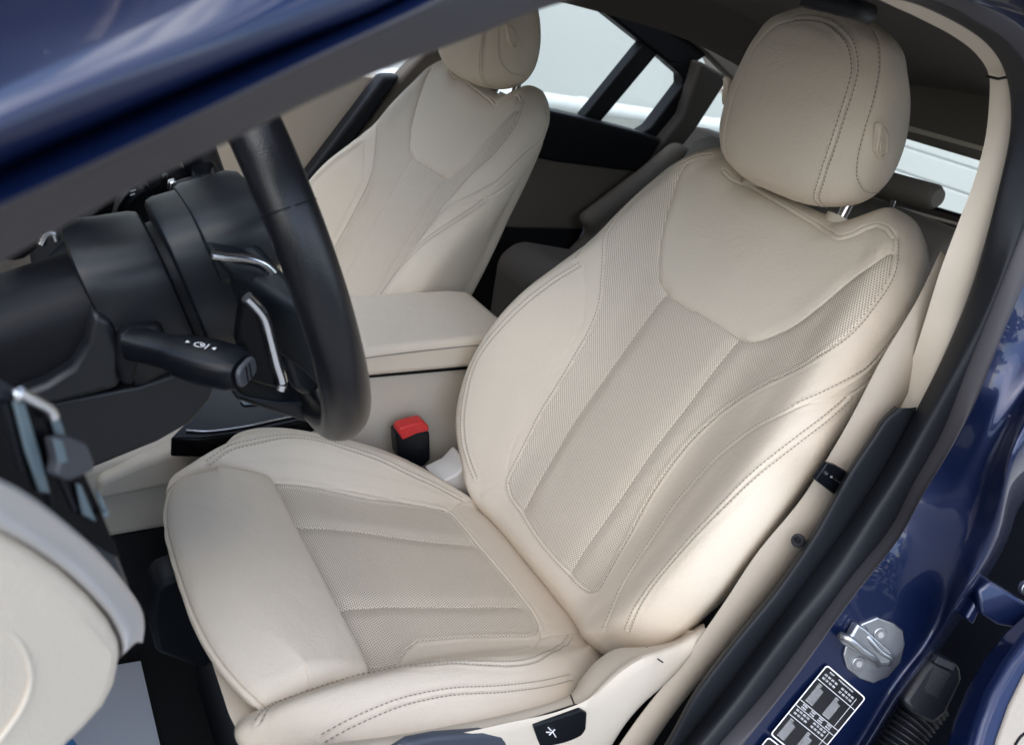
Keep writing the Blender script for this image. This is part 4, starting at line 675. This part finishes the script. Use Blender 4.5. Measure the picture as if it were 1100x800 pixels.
# ================================================================ seats
SEAMS = {'back':{'panR':[(0.8509,0.7424),(0.8428,0.7475),(0.8211,0.7525),(0.7886,0.7576),(0.7371,0.7551),(0.6748,0.7475),(0.6098,0.7172),(0.5501,0.6768),(0.4824,0.6465),(0.393,0.6187),(0.2818,0.6162),(0.1789,0.6389),(0.1165,0.654),(0.0976,0.6591),(0.0813,0.649),(0.0732,0.6263),(0.0705,0.5884),(0.0678,0.5278),(0.0705,0.4697),(0.0786,0.4141),(0.084,0.3687),(0.0976,0.351),(0.1192,0.3485),(0.1626,0.346),(0.252,0.3409),(0.3604,0.3384),(0.4634,0.3333),(0.5149,0.3232),(0.5745,0.2955),(0.6206,0.2677),(0.6504,0.2576),(0.6938,0.2475),(0.7371,0.25),(0.794,0.2601),(0.8347,0.2702),(0.8699,0.2879)],'notch':[(0.8645,0.3485),(0.9187,0.3763),(0.9051,0.4697),(0.8862,0.553),(0.8672,0.6136),(0.8211,0.6338),(0.813,0.6439),(0.8211,0.6591),(0.8428,0.6768),(0.8618,0.6995),(0.8618,0.7247),(0.8537,0.7399)],'yoke':[(0.8184,0.2778),(0.7778,0.2955),(0.7344,0.3182),(0.6856,0.3384),(0.6423,0.3535),(0.6016,0.3788),(0.5854,0.4066),(0.5827,0.447),(0.5854,0.5),(0.5854,0.5429),(0.5854,0.5808),(0.5881,0.5985),(0.5962,0.6162),(0.6314,0.6465),(0.6883,0.6717),(0.748,0.6944),(0.794,0.7273),(0.8266,0.75)],'seamL':[(0.5827,0.4091),(0.4634,0.3914),(0.2954,0.3838),(0.1897,0.3965),(0.084,0.4141)],'seamR':[(0.5799,0.5859),(0.5041,0.5783),(0.4201,0.5707),(0.3388,0.5657),(0.2222,0.5707),(0.1192,0.5783),(0.0705,0.5859)],'outR':[(0.9024,0.8081),(0.8889,0.8232),(0.8672,0.8333),(0.8022,0.8409),(0.7317,0.8157),(0.6612,0.8005),(0.6152,0.7778),(0.5745,0.7576),(0.5447,0.7399)],'stripR':[(0.5447,0.7399),(0.5257,0.7298),(0.4824,0.7045),(0.4173,0.6818),(0.3415,0.6717),(0.29,0.6692),(0.2331,0.6742),(0.1897,0.6793),(0.1382,0.6919),(0.1003,0.7197),(0.0732,0.7399)],'stripL':[(0.5881,0.2323),(0.5474,0.2803),(0.5041,0.3056),(0.4553,0.3232),(0.393,0.3283),(0.3306,0.3308),(0.2575,0.3333),(0.1734,0.3333),(0.1165,0.3409)],'bolL':[(0.5447,0.2778),(0.4959,0.2727),(0.4444,0.2702),(0.3496,0.2652),(0.2656,0.2601),(0.1978,0.2652),(0.1328,0.2727),(0.0867,0.2828),(0.0623,0.2955)],'bolR':[(0.645,0.8258),(0.5962,0.7904),(0.5501,0.7778),(0.5068,0.7652),(0.4309,0.7475),(0.3604,0.7374),(0.3089,0.7323),(0.252,0.7298),(0.1978,0.7323),(0.1545,0.7399),(0.1111,0.7551)],'rise':[(0.5447,0.7399),(0.5827,0.7727),(0.6206,0.8056),(0.6721,0.8359)],'botL':[(0.0407,0.3056),(0.0705,0.3333),(0.0976,0.351)]},'cush':{'perf':[(0.5874,0.6915),(0.5616,0.6729),(0.5387,0.6596),(0.5129,0.6489),(0.49,0.6489),(0.3954,0.6516),(0.2865,0.6569),(0.2178,0.6596),(0.1862,0.6463),(0.1719,0.625),(0.1633,0.5957),(0.1605,0.5505),(0.1662,0.4787),(0.1748,0.4122),(0.192,0.3271),(0.2436,0.3165),(0.3095,0.3138),(0.4355,0.3138),(0.4957,0.3112),(0.5702,0.3112),(0.6332,0.3112)],'bolin':[(0.6619,0.3112),(0.596,0.3112),(0.5358,0.3085),(0.4527,0.3059),(0.384,0.3085),(0.2894,0.3138),(0.192,0.3271)],'bolinR':[(0.6648,0.6782),(0.6304,0.6862),(0.5874,0.6915),(0.5387,0.7234),(0.4499,0.742),(0.3181,0.7181),(0.2378,0.6888),(0.1948,0.6649),(0.1834,0.6436)],'seam1':[(0.6504,0.4122),(0.6246,0.4176),(0.5501,0.4176),(0.4842,0.4149),(0.4126,0.4202),(0.3295,0.4255),(0.1948,0.4309)],'seam2':[(0.6562,0.5745),(0.6275,0.5718),(0.5788,0.5745),(0.5215,0.5745),(0.3725,0.5798),(0.192,0.5824)],'rearL':[(0.2006,0.3298),(0.1547,0.3085),(0.1117,0.2739),(0.0688,0.234)],'rearR':[(0.1948,0.6649),(0.1404,0.6543),(0.0602,0.6436),(0.0344,0.641)],'stL':[(0.8166,0.2633),(0.7794,0.2473),(0.7077,0.242),(0.6246,0.2314),(0.5501,0.2287),(0.4585,0.2367),(0.3754,0.2447),(0.298,0.2553),(0.2034,0.2633),(0.1261,0.2739)],'stR':[(0.8911,0.766),(0.8567,0.742),(0.8109,0.7207),(0.7736,0.7207),(0.6991,0.7181),(0.6304,0.7553),(0.553,0.7633),(0.4928,0.7713),(0.4069,0.7766),(0.3324,0.7686),(0.2235,0.7314),(0.1404,0.6835),(0.106,0.6543)],'stR2':[(0.8138,0.8165),(0.7507,0.8085),(0.6791,0.8005),(0.5903,0.7979),(0.4699,0.8005),(0.3725,0.8005),(0.2636,0.7979)]},'head':{'front':[(0.1111,0.7346),(0.1818,0.6269),(0.303,0.6),(0.404,0.5962),(0.5152,0.5962),(0.596,0.6),(0.6667,0.6),(0.7475,0.5769),(0.798,0.5385),(0.8283,0.5),(0.8081,0.4615)],'side':[(0.2929,0.7962),(0.2929,0.7423),(0.3333,0.6923),(0.3939,0.6692),(0.4949,0.6615),(0.596,0.6692),(0.6869,0.6769),(0.7677,0.6731),(0.8283,0.6769)]},'ext':{}}
def gnorm(G):
    du = np.gradient(G, axis=1); dv_ = np.gradient(G, axis=0); N = np.cross(du, dv_); N /= np.linalg.norm(N, axis=2, keepdims=True)+1e-12
    if (N*(G-G.mean((0, 1)))).sum() < 0: N = -N
    return N
def gat(G, vu):
    nv, nu = G.shape[:2]; vu = np.asarray(vu, float); a = np.clip(vu[:, 0]*(nv-1), 0, nv-1.001); b = np.clip(vu[:, 1]*(nu-1), 0, nu-1.001)
    i, j = a.astype(int), b.astype(int); x, y = (a-i)[:, None], (b-j)[:, None]
    return (G[i, j]*(1-x)*(1-y)+G[i+1, j]*x*(1-y)+G[i, j+1]*(1-x)*y+G[i+1, j+1]*x*y)
def dense(vu, G, step=.001):
    """smooth a (v,u) polyline and sample it every millimetre on the surface"""
    P = rspline(np.column_stack([np.asarray(vu, float), np.zeros(len(vu))]), 900)[:, :2]
    # low pass the hand read points
    k = 11
    if len(P) > 3*k:
        pad = np.vstack([2*P[0]-P[k:0:-1], P, 2*P[-1]-P[-2:-k-2:-1]]); ker = np.hanning(k+2)[1:-1]; ker /= ker.sum()
        P = np.column_stack([np.convolve(pad[:, c], ker, 'same') for c in (0, 1)])[k:-k]
    X = gat(G, P); s = np.r_[0, np.cumsum(np.linalg.norm(np.diff(X, axis=0), axis=1))]; u = np.arange(0, s[-1], step)
    return np.column_stack([np.interp(u, s, P[:, c]) for c in (0, 1)])
def distto(G, X, lim=.03):
    D = np.full(G.shape[:2], 9.); V = G.reshape(-1, 3); d = D.reshape(-1)
    sel = np.where(np.all((V > X.min(0)-lim) & (V < X.max(0)+lim), axis=1))[0]
    Xs = X[::2].astype(np.float32); x2 = (Xs**2).sum(1)
    for c in range(0, len(sel), 20000):
        q = sel[c:c+20000]; v = V[q].astype(np.float64)
        m_ = ((v[:, None, 0]-Xs[None, :, 0])**2+(v[:, None, 1]-Xs[None, :, 1])**2+(v[:, None, 2]-Xs[None, :, 2])**2).min(1)
        d[q] = np.sqrt(m_)
    return D
def inpoly(V, U, poly):
    poly = np.asarray(poly); r = np.zeros(V.shape, bool); n = len(poly)
    for i in range(n):
        y0, x0 = poly[i]; y1, x1 = poly[(i+1) % n]
        if y0 == y1: continue
        c = ((V < y0) != (V < y1)) & (U < (x1-x0)*(V-y0)/(y1-y0)+x0); r ^= c
    return r
def mir(l): return [(a, round(1-b, 4)) for a, b in l]
def stitches(G0_, N, vu, off, name, parent, pitch=.0050, ln=.0034, r=.0005, lift=.0):
    X = gat(G0_, vu); n_ = gat(N, vu); n_ /= np.linalg.norm(n_, axis=1, keepdims=True); T = np.gradient(X, axis=0); T /= np.linalg.norm(T, axis=1, keepdims=True)+1e-9
    B = np.cross(n_, T); Y = X+B*off+n_*(.00055+lift); s = np.r_[0, np.cumsum(np.linalg.norm(np.diff(Y, axis=0), axis=1))]
    V, F = [], []
    for u in np.arange(.002, s[-1]-ln, pitch):
        c0 = np.array([np.interp(u, s, Y[:, k]) for k in range(3)]); c1 = np.array([np.interp(u+ln, s, Y[:, k]) for k in range(3)])
        i = min(np.searchsorted(s, u), len(s)-1); nn, bb = n_[i], B[i]; m_ = (c0+c1)/2+nn*r*.8; k = len(V)
        for c, q in ((c0, .35), (m_, 1), (c1, .35)):
            for sx, sy in ((1, 0), (0, 1), (-1, 0), (0, -1)): V.append(c+bb*r*q*sx*1.3+nn*r*q*sy)
        for a in (0, 4):
            for b in range(4): F.append([k+a+b, k+a+(b+1) % 4, k+a+4+(b+1) % 4, k+a+4+b])
    return V, F
def panel(name, G, feats, parent, perf_polys=(), uvf=None, stitch=(), wrap=False):
    """feats: (polyline, kind). Displace the base surface with seams and piping, cut the perforated areas out as a second material"""
    N = gnorm(G); H = np.zeros(G.shape[:2]); store = {}
    nv, nu = G.shape[:2]; VV, UU = np.meshgrid(np.linspace(0, 1, nv), np.linspace(0, 1, nu), indexing='ij')
    for key, (vu, kind) in feats.items():
        q = dense(vu, G); X = gat(G, q); store[key] = q; d = distto(G, X)
        if kind == 'seam': H += -.0026*np.exp(-(d/.0013)**2)-.0022*np.exp(-(d/.007)**2)
        elif kind == 'soft': H += -.0020*np.exp(-(d/.0013)**2)-.0034*np.exp(-(d/.011)**2)
        elif kind == 'fine': H += -.0017*np.exp(-(d/.0012)**2)-.0004*np.exp(-(d/.005)**2)
        elif kind == 'flat': H += -.0020*np.exp(-(d/.0010)**2)+.0003*np.exp(-((d-.0035)/.0022)**2)-.0003*np.exp(-((d-.008)/.003)**2)
        elif kind == 'pipe': H += .0022*np.exp(-(d/.0015)**2)-.0016*np.exp(-((d-.0034)/.0013)**2)-.0008*np.exp(-(d/.008)**2)
    # gentle unevenness of padded leather
    r_ = np.random.default_rng(7); low = np.zeros_like(H)
    for k in range(14):
        kv, ku, ph = r_.uniform(2, 9), r_.uniform(2, 9), r_.uniform(0, 6.28, 2); low += np.sin(VV*kv*6.28+ph[0]+1.5*np.sin(UU*3*6.28+ph[1]))*np.cos(UU*ku*6.28+ph[1])/14
    H += low*.0007
    P = G+N*H[..., None]; N2 = gnorm(P); F = gridfaces(nv, nu)
    fm = np.zeros(len(F), int); cv = .5*(VV[:-1, :-1]+VV[1:, 1:]); cu_ = .5*(UU[:-1, :-1]+UU[1:, 1:])
    for poly in perf_polys:
        fm |= inpoly(cv, cu_, poly).ravel()
    UVm = uvf(P).reshape(-1, 2)
    # close both ends
    Vt = P.reshape(-1, 3)
    o = obj(name, Vt, F, [leather, perf], parent, fmat=fm, uv=UVm)
    for key in dict.fromkeys(k for k, _ in stitch):
        for off in [f_ for k, f_ in stitch if k == key]:
            V, Fs = stitches(G+N*.0006, N, store[key], off, '', o); obj('stitching', V, Fs, thread, o)
    return o, P, N2, store
def uv_back(P): return np.stack([P[..., 1], P@BT], -1)
def uv_cush(P): return np.stack([P[..., 1], P@CF], -1)
seat = thing('driver_seat', 'beige perforated leather driver seat nearest the open door', 'car seat', (-.15, 0, -.30), 'front seats')
# --- backrest
B_ = SEAMS['back']; G = back_grid(1.6)
pan = B_['panR']; half = [p for p in pan if p[1] >= .5]
feats = {'pan': (pan, 'flat'), 'notch': (B_['notch'], 'pipe'), 'yoke': (B_['yoke'], 'seam'), 'seamL': (B_['seamL'], 'soft'), 'seamR': (B_['seamR'], 'soft'),
         'outR': (B_['outR'], 'flat'), 'stripR': (B_['stripR'], 'fine'), 'stripL': (B_['stripL'][1:], 'fine'), 'bolL': (B_['bolL'], 'flat'), 'bolR': (B_['bolR'][1:], 'flat'),
         'outL': (mir(B_['outR']), 'flat'), 'botL': (B_['botL'], 'fine'), 'rise': (B_['rise'], 'fine')}
# perforated area: between the panel seam and the yoke seam
yk = B_['yoke']; i0 = min(range(len(pan)), key=lambda i: (pan[i][0]-yk[-1][0])**2+(pan[i][1]-yk[-1][1])**2); i1 = min(range(len(pan)), key=lambda i: (pan[i][0]-yk[0][0])**2+(pan[i][1]-yk[0][1])**2)
ring_ = pan[i0:i1+1]; poly = np.vstack([rspline([(a, b, 0) for a, b in ring_], 300)[:, :2], rspline([(a, b, 0) for a, b in yk], 200)[:, :2]])
back, PB, NB, stb = panel('backrest', G, feats, seat, [poly], uv_back, [('pan', .0034), ('outR', -.0034), ('outL', .0034), ('bolR', .0034), ('bolR', -.0034), ('bolL', .0034), ('bolL', -.0034), ('stripR', -.003)])
# --- cushion
Q_ = SEAMS['cush']; G = cushion_grid(1.6)
feats = {'perf': (Q_['perf'], 'flat'), 'bolin': (Q_['bolin'], 'fine'), 'bolinR': (Q_['bolinR'], 'fine'), 'seam1': (Q_['seam1'], 'soft'), 'seam2': (Q_['seam2'], 'soft'), 'rearL': (Q_['rearL'], 'fine'), 'rearR': (Q_['rearR'], 'fine'),
         'stL': (Q_['stL'], 'flat'), 'stR': (Q_['stR'], 'flat'), 'stR2': (Q_['stR2'], 'flat'), 'stL2': (mir(Q_['stR2']), 'flat')}
pf2 = Q_['perf']; fr = [(.86, pf2[-1][1]), (.86, pf2[0][1])]
cush, PC, NC, stc = panel('cushion', G, feats, seat, [np.vstack([rspline([(a, b, 0) for a, b in pf2], 300)[:, :2], fr])], uv_cush, [('stR', .0034), ('stR', -.0034), ('stL', .0034), ('stL', -.0034), ('stR2', .0034), ('stR2', -.0034)])
# --- thigh support
G = ext_grid(1.3); EDGE_U = (16+12+26+22+14+10)/136; nv, nu = G.shape[:2]
pe_ = [(v, .86*(.52+.10)) for v in np.linspace(.06, .94, 12)]
extf = {'edge': ([(v, EDGE_U) for v in np.linspace(.02, .98, 24)], 'pipe')}
ext, PE, NE, ste = panel('thigh_support', G, extf, seat, [], uv_cush)
# close the ends of the thigh support
for k_, row in ((0, PE[0]), (1, PE[-1])):
    obj('end_panel', np.vstack([row, row.mean(0)]), [[i, (i+1) % len(row), len(row)] for i in range(len(row))], leather, ext)
# --- headrest
G = head_grid(1.6)
hf = SEAMS['head']['front']; hs = SEAMS['head']['side']
head, PH, NH, sth = panel('headrest', G, {'front': (hf, 'flat'), 'frontL': (mir(hf), 'fine'), 'side': (hs, 'fine'), 'sideL': (mir(hs), 'fine')}, seat, [], lambda P: P[..., 1:], [('front', .0034), ('front', -.0034), ('side', .003)])
# emblem-like embossed handle shape on both sides of the headrest
for sg in (-1, 1):
    pts = [(0.1782,-0.1165,0.6454),(0.1795,-0.1165,0.6485),(0.1941,-0.1165,0.643),(0.2031,-0.1165,0.6358),(0.2025,-0.1165,0.6317),(0.2149,-0.1165,0.6224),(0.2145,-0.1165,0.613),(0.2105,-0.1165,0.6085),(0.1998,-0.1165,0.6108),(0.1914,-0.1165,0.6174),(0.1858,-0.1165,0.6302)]
    P = np.array(pts)+np.array([0, -.0035, 0])
    if sg > 0: P[:, 1] *= -1
    prism('side_button', P, (0, -sg*.008, 0), leather, head, bevel=.002, seg=3)
    q = np.array([0, -.0035, 0])+np.array([(0.1821,-0.1185,0.6434),(0.1942,-0.1185,0.6365),(0.2049,-0.1185,0.617),(0.1986,-0.1185,0.6134),(0.1876,-0.1185,0.6309)])
    if sg > 0: q[:, 1] *= -1
    tube('button_ridge', q, .0012, leather, head, m=30, n=8)
for y_ in (-.072, .072):
    pb = np.array([.247, y_, .505]); tube('post', [pb+np.array([-.006, 0, -.03]), pb+np.array([.010, 0, .06])], .0062, chrome, head, n=20)
    gq = tube('post_guide', [np.array([.240, y_, .505]), np.array([.2475, y_, .529])], .017, beige_plastic, seat, n=24, ry=.014)
# notch floor, seat back shell
prism('recess_floor', [tuple(BT*.568+BN*h+YY*y) for y, h in ((-.10, .012), (-.10, -.06), (.10, -.06), (.10, .012))], tuple(BT*-.03), beige_plastic, seat, bevel=.004)
# --- side trim
TA = [(-0.5119,-0.262,0.1207),(-0.4835,-0.265,0.1466),(-0.4438,-0.267,0.1415),(-0.3951,-0.268,0.1272),(-0.3311,-0.268,0.11),(-0.2576,-0.267,0.0916),(-0.1839,-0.263,0.0749),(-0.1536,-0.255,0.0651),(-0.1336,-0.244,0.067),(-0.1082,-0.234,0.0717),(-0.0768,-0.228,0.0722),(-0.0316,-0.226,0.0578),(0.0047,-0.228,0.0555),(0.0271,-0.232,0.0666),(0.0424,-0.238,0.0791)]
TB = [(-0.4966,-0.284,0.1088),(-0.4679,-0.285,0.1392),(-0.4315,-0.286,0.138),(-0.387,-0.287,0.1282),(-0.3323,-0.287,0.1131),(-0.2661,-0.287,0.0976),(-0.1975,-0.287,0.083),(-0.1614,-0.286,0.0854),(-0.1422,-0.284,0.0976),(-0.1222,-0.282,0.1084),(-0.0969,-0.28,0.1137),(-0.0683,-0.278,0.1128),(-0.0393,-0.276,0.1137),(-0.0195,-0.274,0.1184),(-0.0004,-0.27,0.1203)]
TC = [(-0.4847,-0.286,0.0334),(-0.449,-0.288,0.0488),(-0.4085,-0.289,0.0425),(-0.3533,-0.29,0.0218),(-0.2901,-0.29,-0.0037),(-0.2057,-0.29,-0.0357),(-0.1333,-0.29,-0.0515),(-0.1136,-0.29,-0.0053),(-0.1017,-0.29,0.0346),(-0.085,-0.289,0.0561),(-0.0649,-0.288,0.0691),(-0.0472,-0.287,0.082),(-0.0306,-0.285,0.1001),(-0.0188,-0.282,0.1122),(-0.0086,-0.278,0.124)]
rails('side_trim', [shift(TA, (.02, .02, -.03)), TA, np.array(TA)*.4+np.array(TB)*.6+np.array([0, 0, .003]), TB, TC, shift(TC, (.01, .03, -.03))], beige_plastic, seat, n=140, sub=5, sharp=60)
tube('trim_joint', [(-0.1627,-0.2575,0.069),(-0.1726,-0.272,0.0787),(-0.1806,-0.2865,0.0853)], .0009, soft_black, seat, n=6)
tube('trim_joint', [(-0.043,-0.24,0.0746),(-0.0592,-0.259,0.0914),(-0.0761,-0.279,0.11),(-0.082,-0.2905,0.1188)], .0008, soft_black, seat, n=6)
s_ = prism('seat_switch', [(-0.2377,-0.2895,0.0945),(-0.2076,-0.2895,0.0919),(-0.1795,-0.2895,0.0896),(-0.1684,-0.2895,0.0805),(-0.1608,-0.2895,0.0537),(-0.1658,-0.2895,0.0394),(-0.194,-0.2895,0.0465),(-0.2187,-0.2895,0.0536)], (.001, .010, .0), black_plastic, seat, bevel=.002)
SW = [(-0.2178,-0.2899,0.0842),(-0.2126,-0.2899,0.0777),(-0.2078,-0.2899,0.0768),(-0.2129,-0.2899,0.0713),(-0.2091,-0.2899,0.0734),(-0.2028,-0.2899,0.0637),(-0.2181,-0.2899,0.0778),(-0.213,-0.2899,0.0753)]
for i in range(0, 8, 2): tube('symbol', [SW[i], SW[i+1]], .0006, white_print, s_, n=6)
prism('trim_recess', [(-0.3879,-0.2885,0.1294),(-0.3724,-0.2885,0.1362),(-0.3453,-0.2885,0.1296),(-0.2948,-0.2885,0.1096),(-0.2713,-0.2885,0.0943),(-0.259,-0.2885,0.078),(-0.2422,-0.2885,0.0292),(-0.3779,-0.2885,0.0668)], (0, .01, 0), mat('recess_grey', (.045, .055, .075), .5), seat, bevel=.003)
# --- seat base and rails
prism('seat_base', [(-.42, -.19, -.30), (-.42, -.19, -.06), (-.05, -.19, -.13), (.10, -.19, -.10), (.10, -.19, -.30)], (0, .38, 0), black_plastic, seat, bevel=.02)
prism('front_cover', [(-0.4862,0.19,-0.052),(-0.4776,0.19,-0.039),(-0.4612,0.19,-0.0341),(-0.4206,0.19,-0.0572),(-0.3955,0.19,-0.219),(-0.4273,0.19,-0.2074),(-0.4522,0.19,-0.1842),(-0.4818,0.19,-0.1567),(-0.4902,0.19,-0.1013)], (0, -.05, 0), rubber, seat, bevel=.012)
prism('recliner_cover', [(-0.0792,0.235,0.0033),(-0.0485,0.235,0.0159),(-0.0338,0.235,0.0349),(-0.0253,0.235,0.0265),(-0.0002,0.235,-0.0102),(0.0242,0.235,-0.0559),(0.0007,0.235,-0.0553),(-0.0484,0.235,-0.0274)], (0, -.05, 0), mat('white_plastic', (.62, .59, .54), .45), seat, bevel=.004)
# --- passenger seat: the same seat again
def copytree(o, parent=None):
    c = o.copy(); C.objects.link(c); c.parent = parent
    for ch in list(o.children): copytree(ch, c)
    return c
ps = copytree(seat); ps.name = 'passenger_seat'; ps.location = Vector(seat.location)+Vector((-.038, .745, -.045)); ps.scale = (1.025, 1.025, 1.025)
for ch in ps.children:
    if ch.name.startswith('headrest'):
        ch.scale = (1.08, 1.08, 1.05); ch.location = (.37*(1-1.08), .08*(1-1.08), .84*(1-1.05))
tag(ps, 'far beige leather passenger seat beyond the armrest and steering wheel', 'car seat', 'front seats')
# ================================================================ belt
def strap(name, P, half, m, parent=None, th=.0014):
    P = rspline(P, 80); hv = np.array(half, float) if np.ndim(half) > 1 else np.tile(half, (len(P), 1))
    G_ = np.stack([P-hv, P-hv*.5, P, P+hv*.5, P+hv], 1)
    o = obj(name, G_.reshape(-1, 3), gridfaces(len(P), 5), m, parent); s = o.modifiers.new('solid', 'SOLIDIFY'); s.thickness = th; return o
bl = thing('seat_belt', 'beige seat belt strap with black stop button running down the pillar', 'seat belt', (0.0219,-0.29,0.1634))
bs = resamp(rspline([(-0.1539,-0.289,-0.1298),(-0.1048,-0.288,-0.0339),(-0.0755,-0.286,0.031),(-0.0319,-0.284,0.1051),(-0.0039,-0.282,0.1669),(0.0201,-0.28,0.228),(0.0613,-0.277,0.2853),(0.082,-0.273,0.3264),(0.0975,-0.27,0.3775),(0.1191,-0.262,0.4422),(0.1573,-0.25,0.5029),(0.1777,-0.24,0.5496)], 200), 80)
be_ = resamp(rspline([(-0.063,-0.3,-0.182),(-0.0573,-0.3,-0.0329),(-0.0301,-0.3,0.05),(0.0191,-0.3005,0.1168),(0.0669,-0.3005,0.1724),(0.0962,-0.3,0.2274),(0.1165,-0.298,0.2771),(0.1361,-0.294,0.3233),(0.1466,-0.287,0.3726),(0.1747,-0.276,0.4312),(0.1938,-0.263,0.4868),(0.2089,-0.251,0.5338)], 200), 80)
G_ = np.stack([bs, bs*.5+be_*.5, be_], 1)
o_ = obj('strap', G_.reshape(-1, 3), gridfaces(80, 3), belt_m, bl); s = o_.modifiers.new('solid', 'SOLIDIFY'); s.thickness = .0012
disc('stop_button', (0.0451,-0.3005,0.2559), (-.62, -.62, .35), .0072, .004, black_plastic, bl, bevel=.001)
disc('stop_button_cap', (0.0391,-0.3035,0.2597), (-.62, -.62, .35), .0030, .0016, gloss_black, bl)
gd_ = prism('belt_guide', [(0.0327,-0.297,0.3311),(0.0403,-0.297,0.3498),(0.0572,-0.297,0.3447),(0.1084,-0.297,0.3207),(0.1207,-0.297,0.3027),(0.111,-0.297,0.29),(0.0902,-0.297,0.299)], (.001, .006, 0), black_plastic, bl, bevel=.0015)
tube('guide_highlight', [(0.0524,-0.3,0.3341),(0.0716,-0.3,0.3237),(0.0933,-0.3,0.3126)], .0012, chrome, gd_, n=8)  # chrome rod stands in for the highlight at the guide's slot
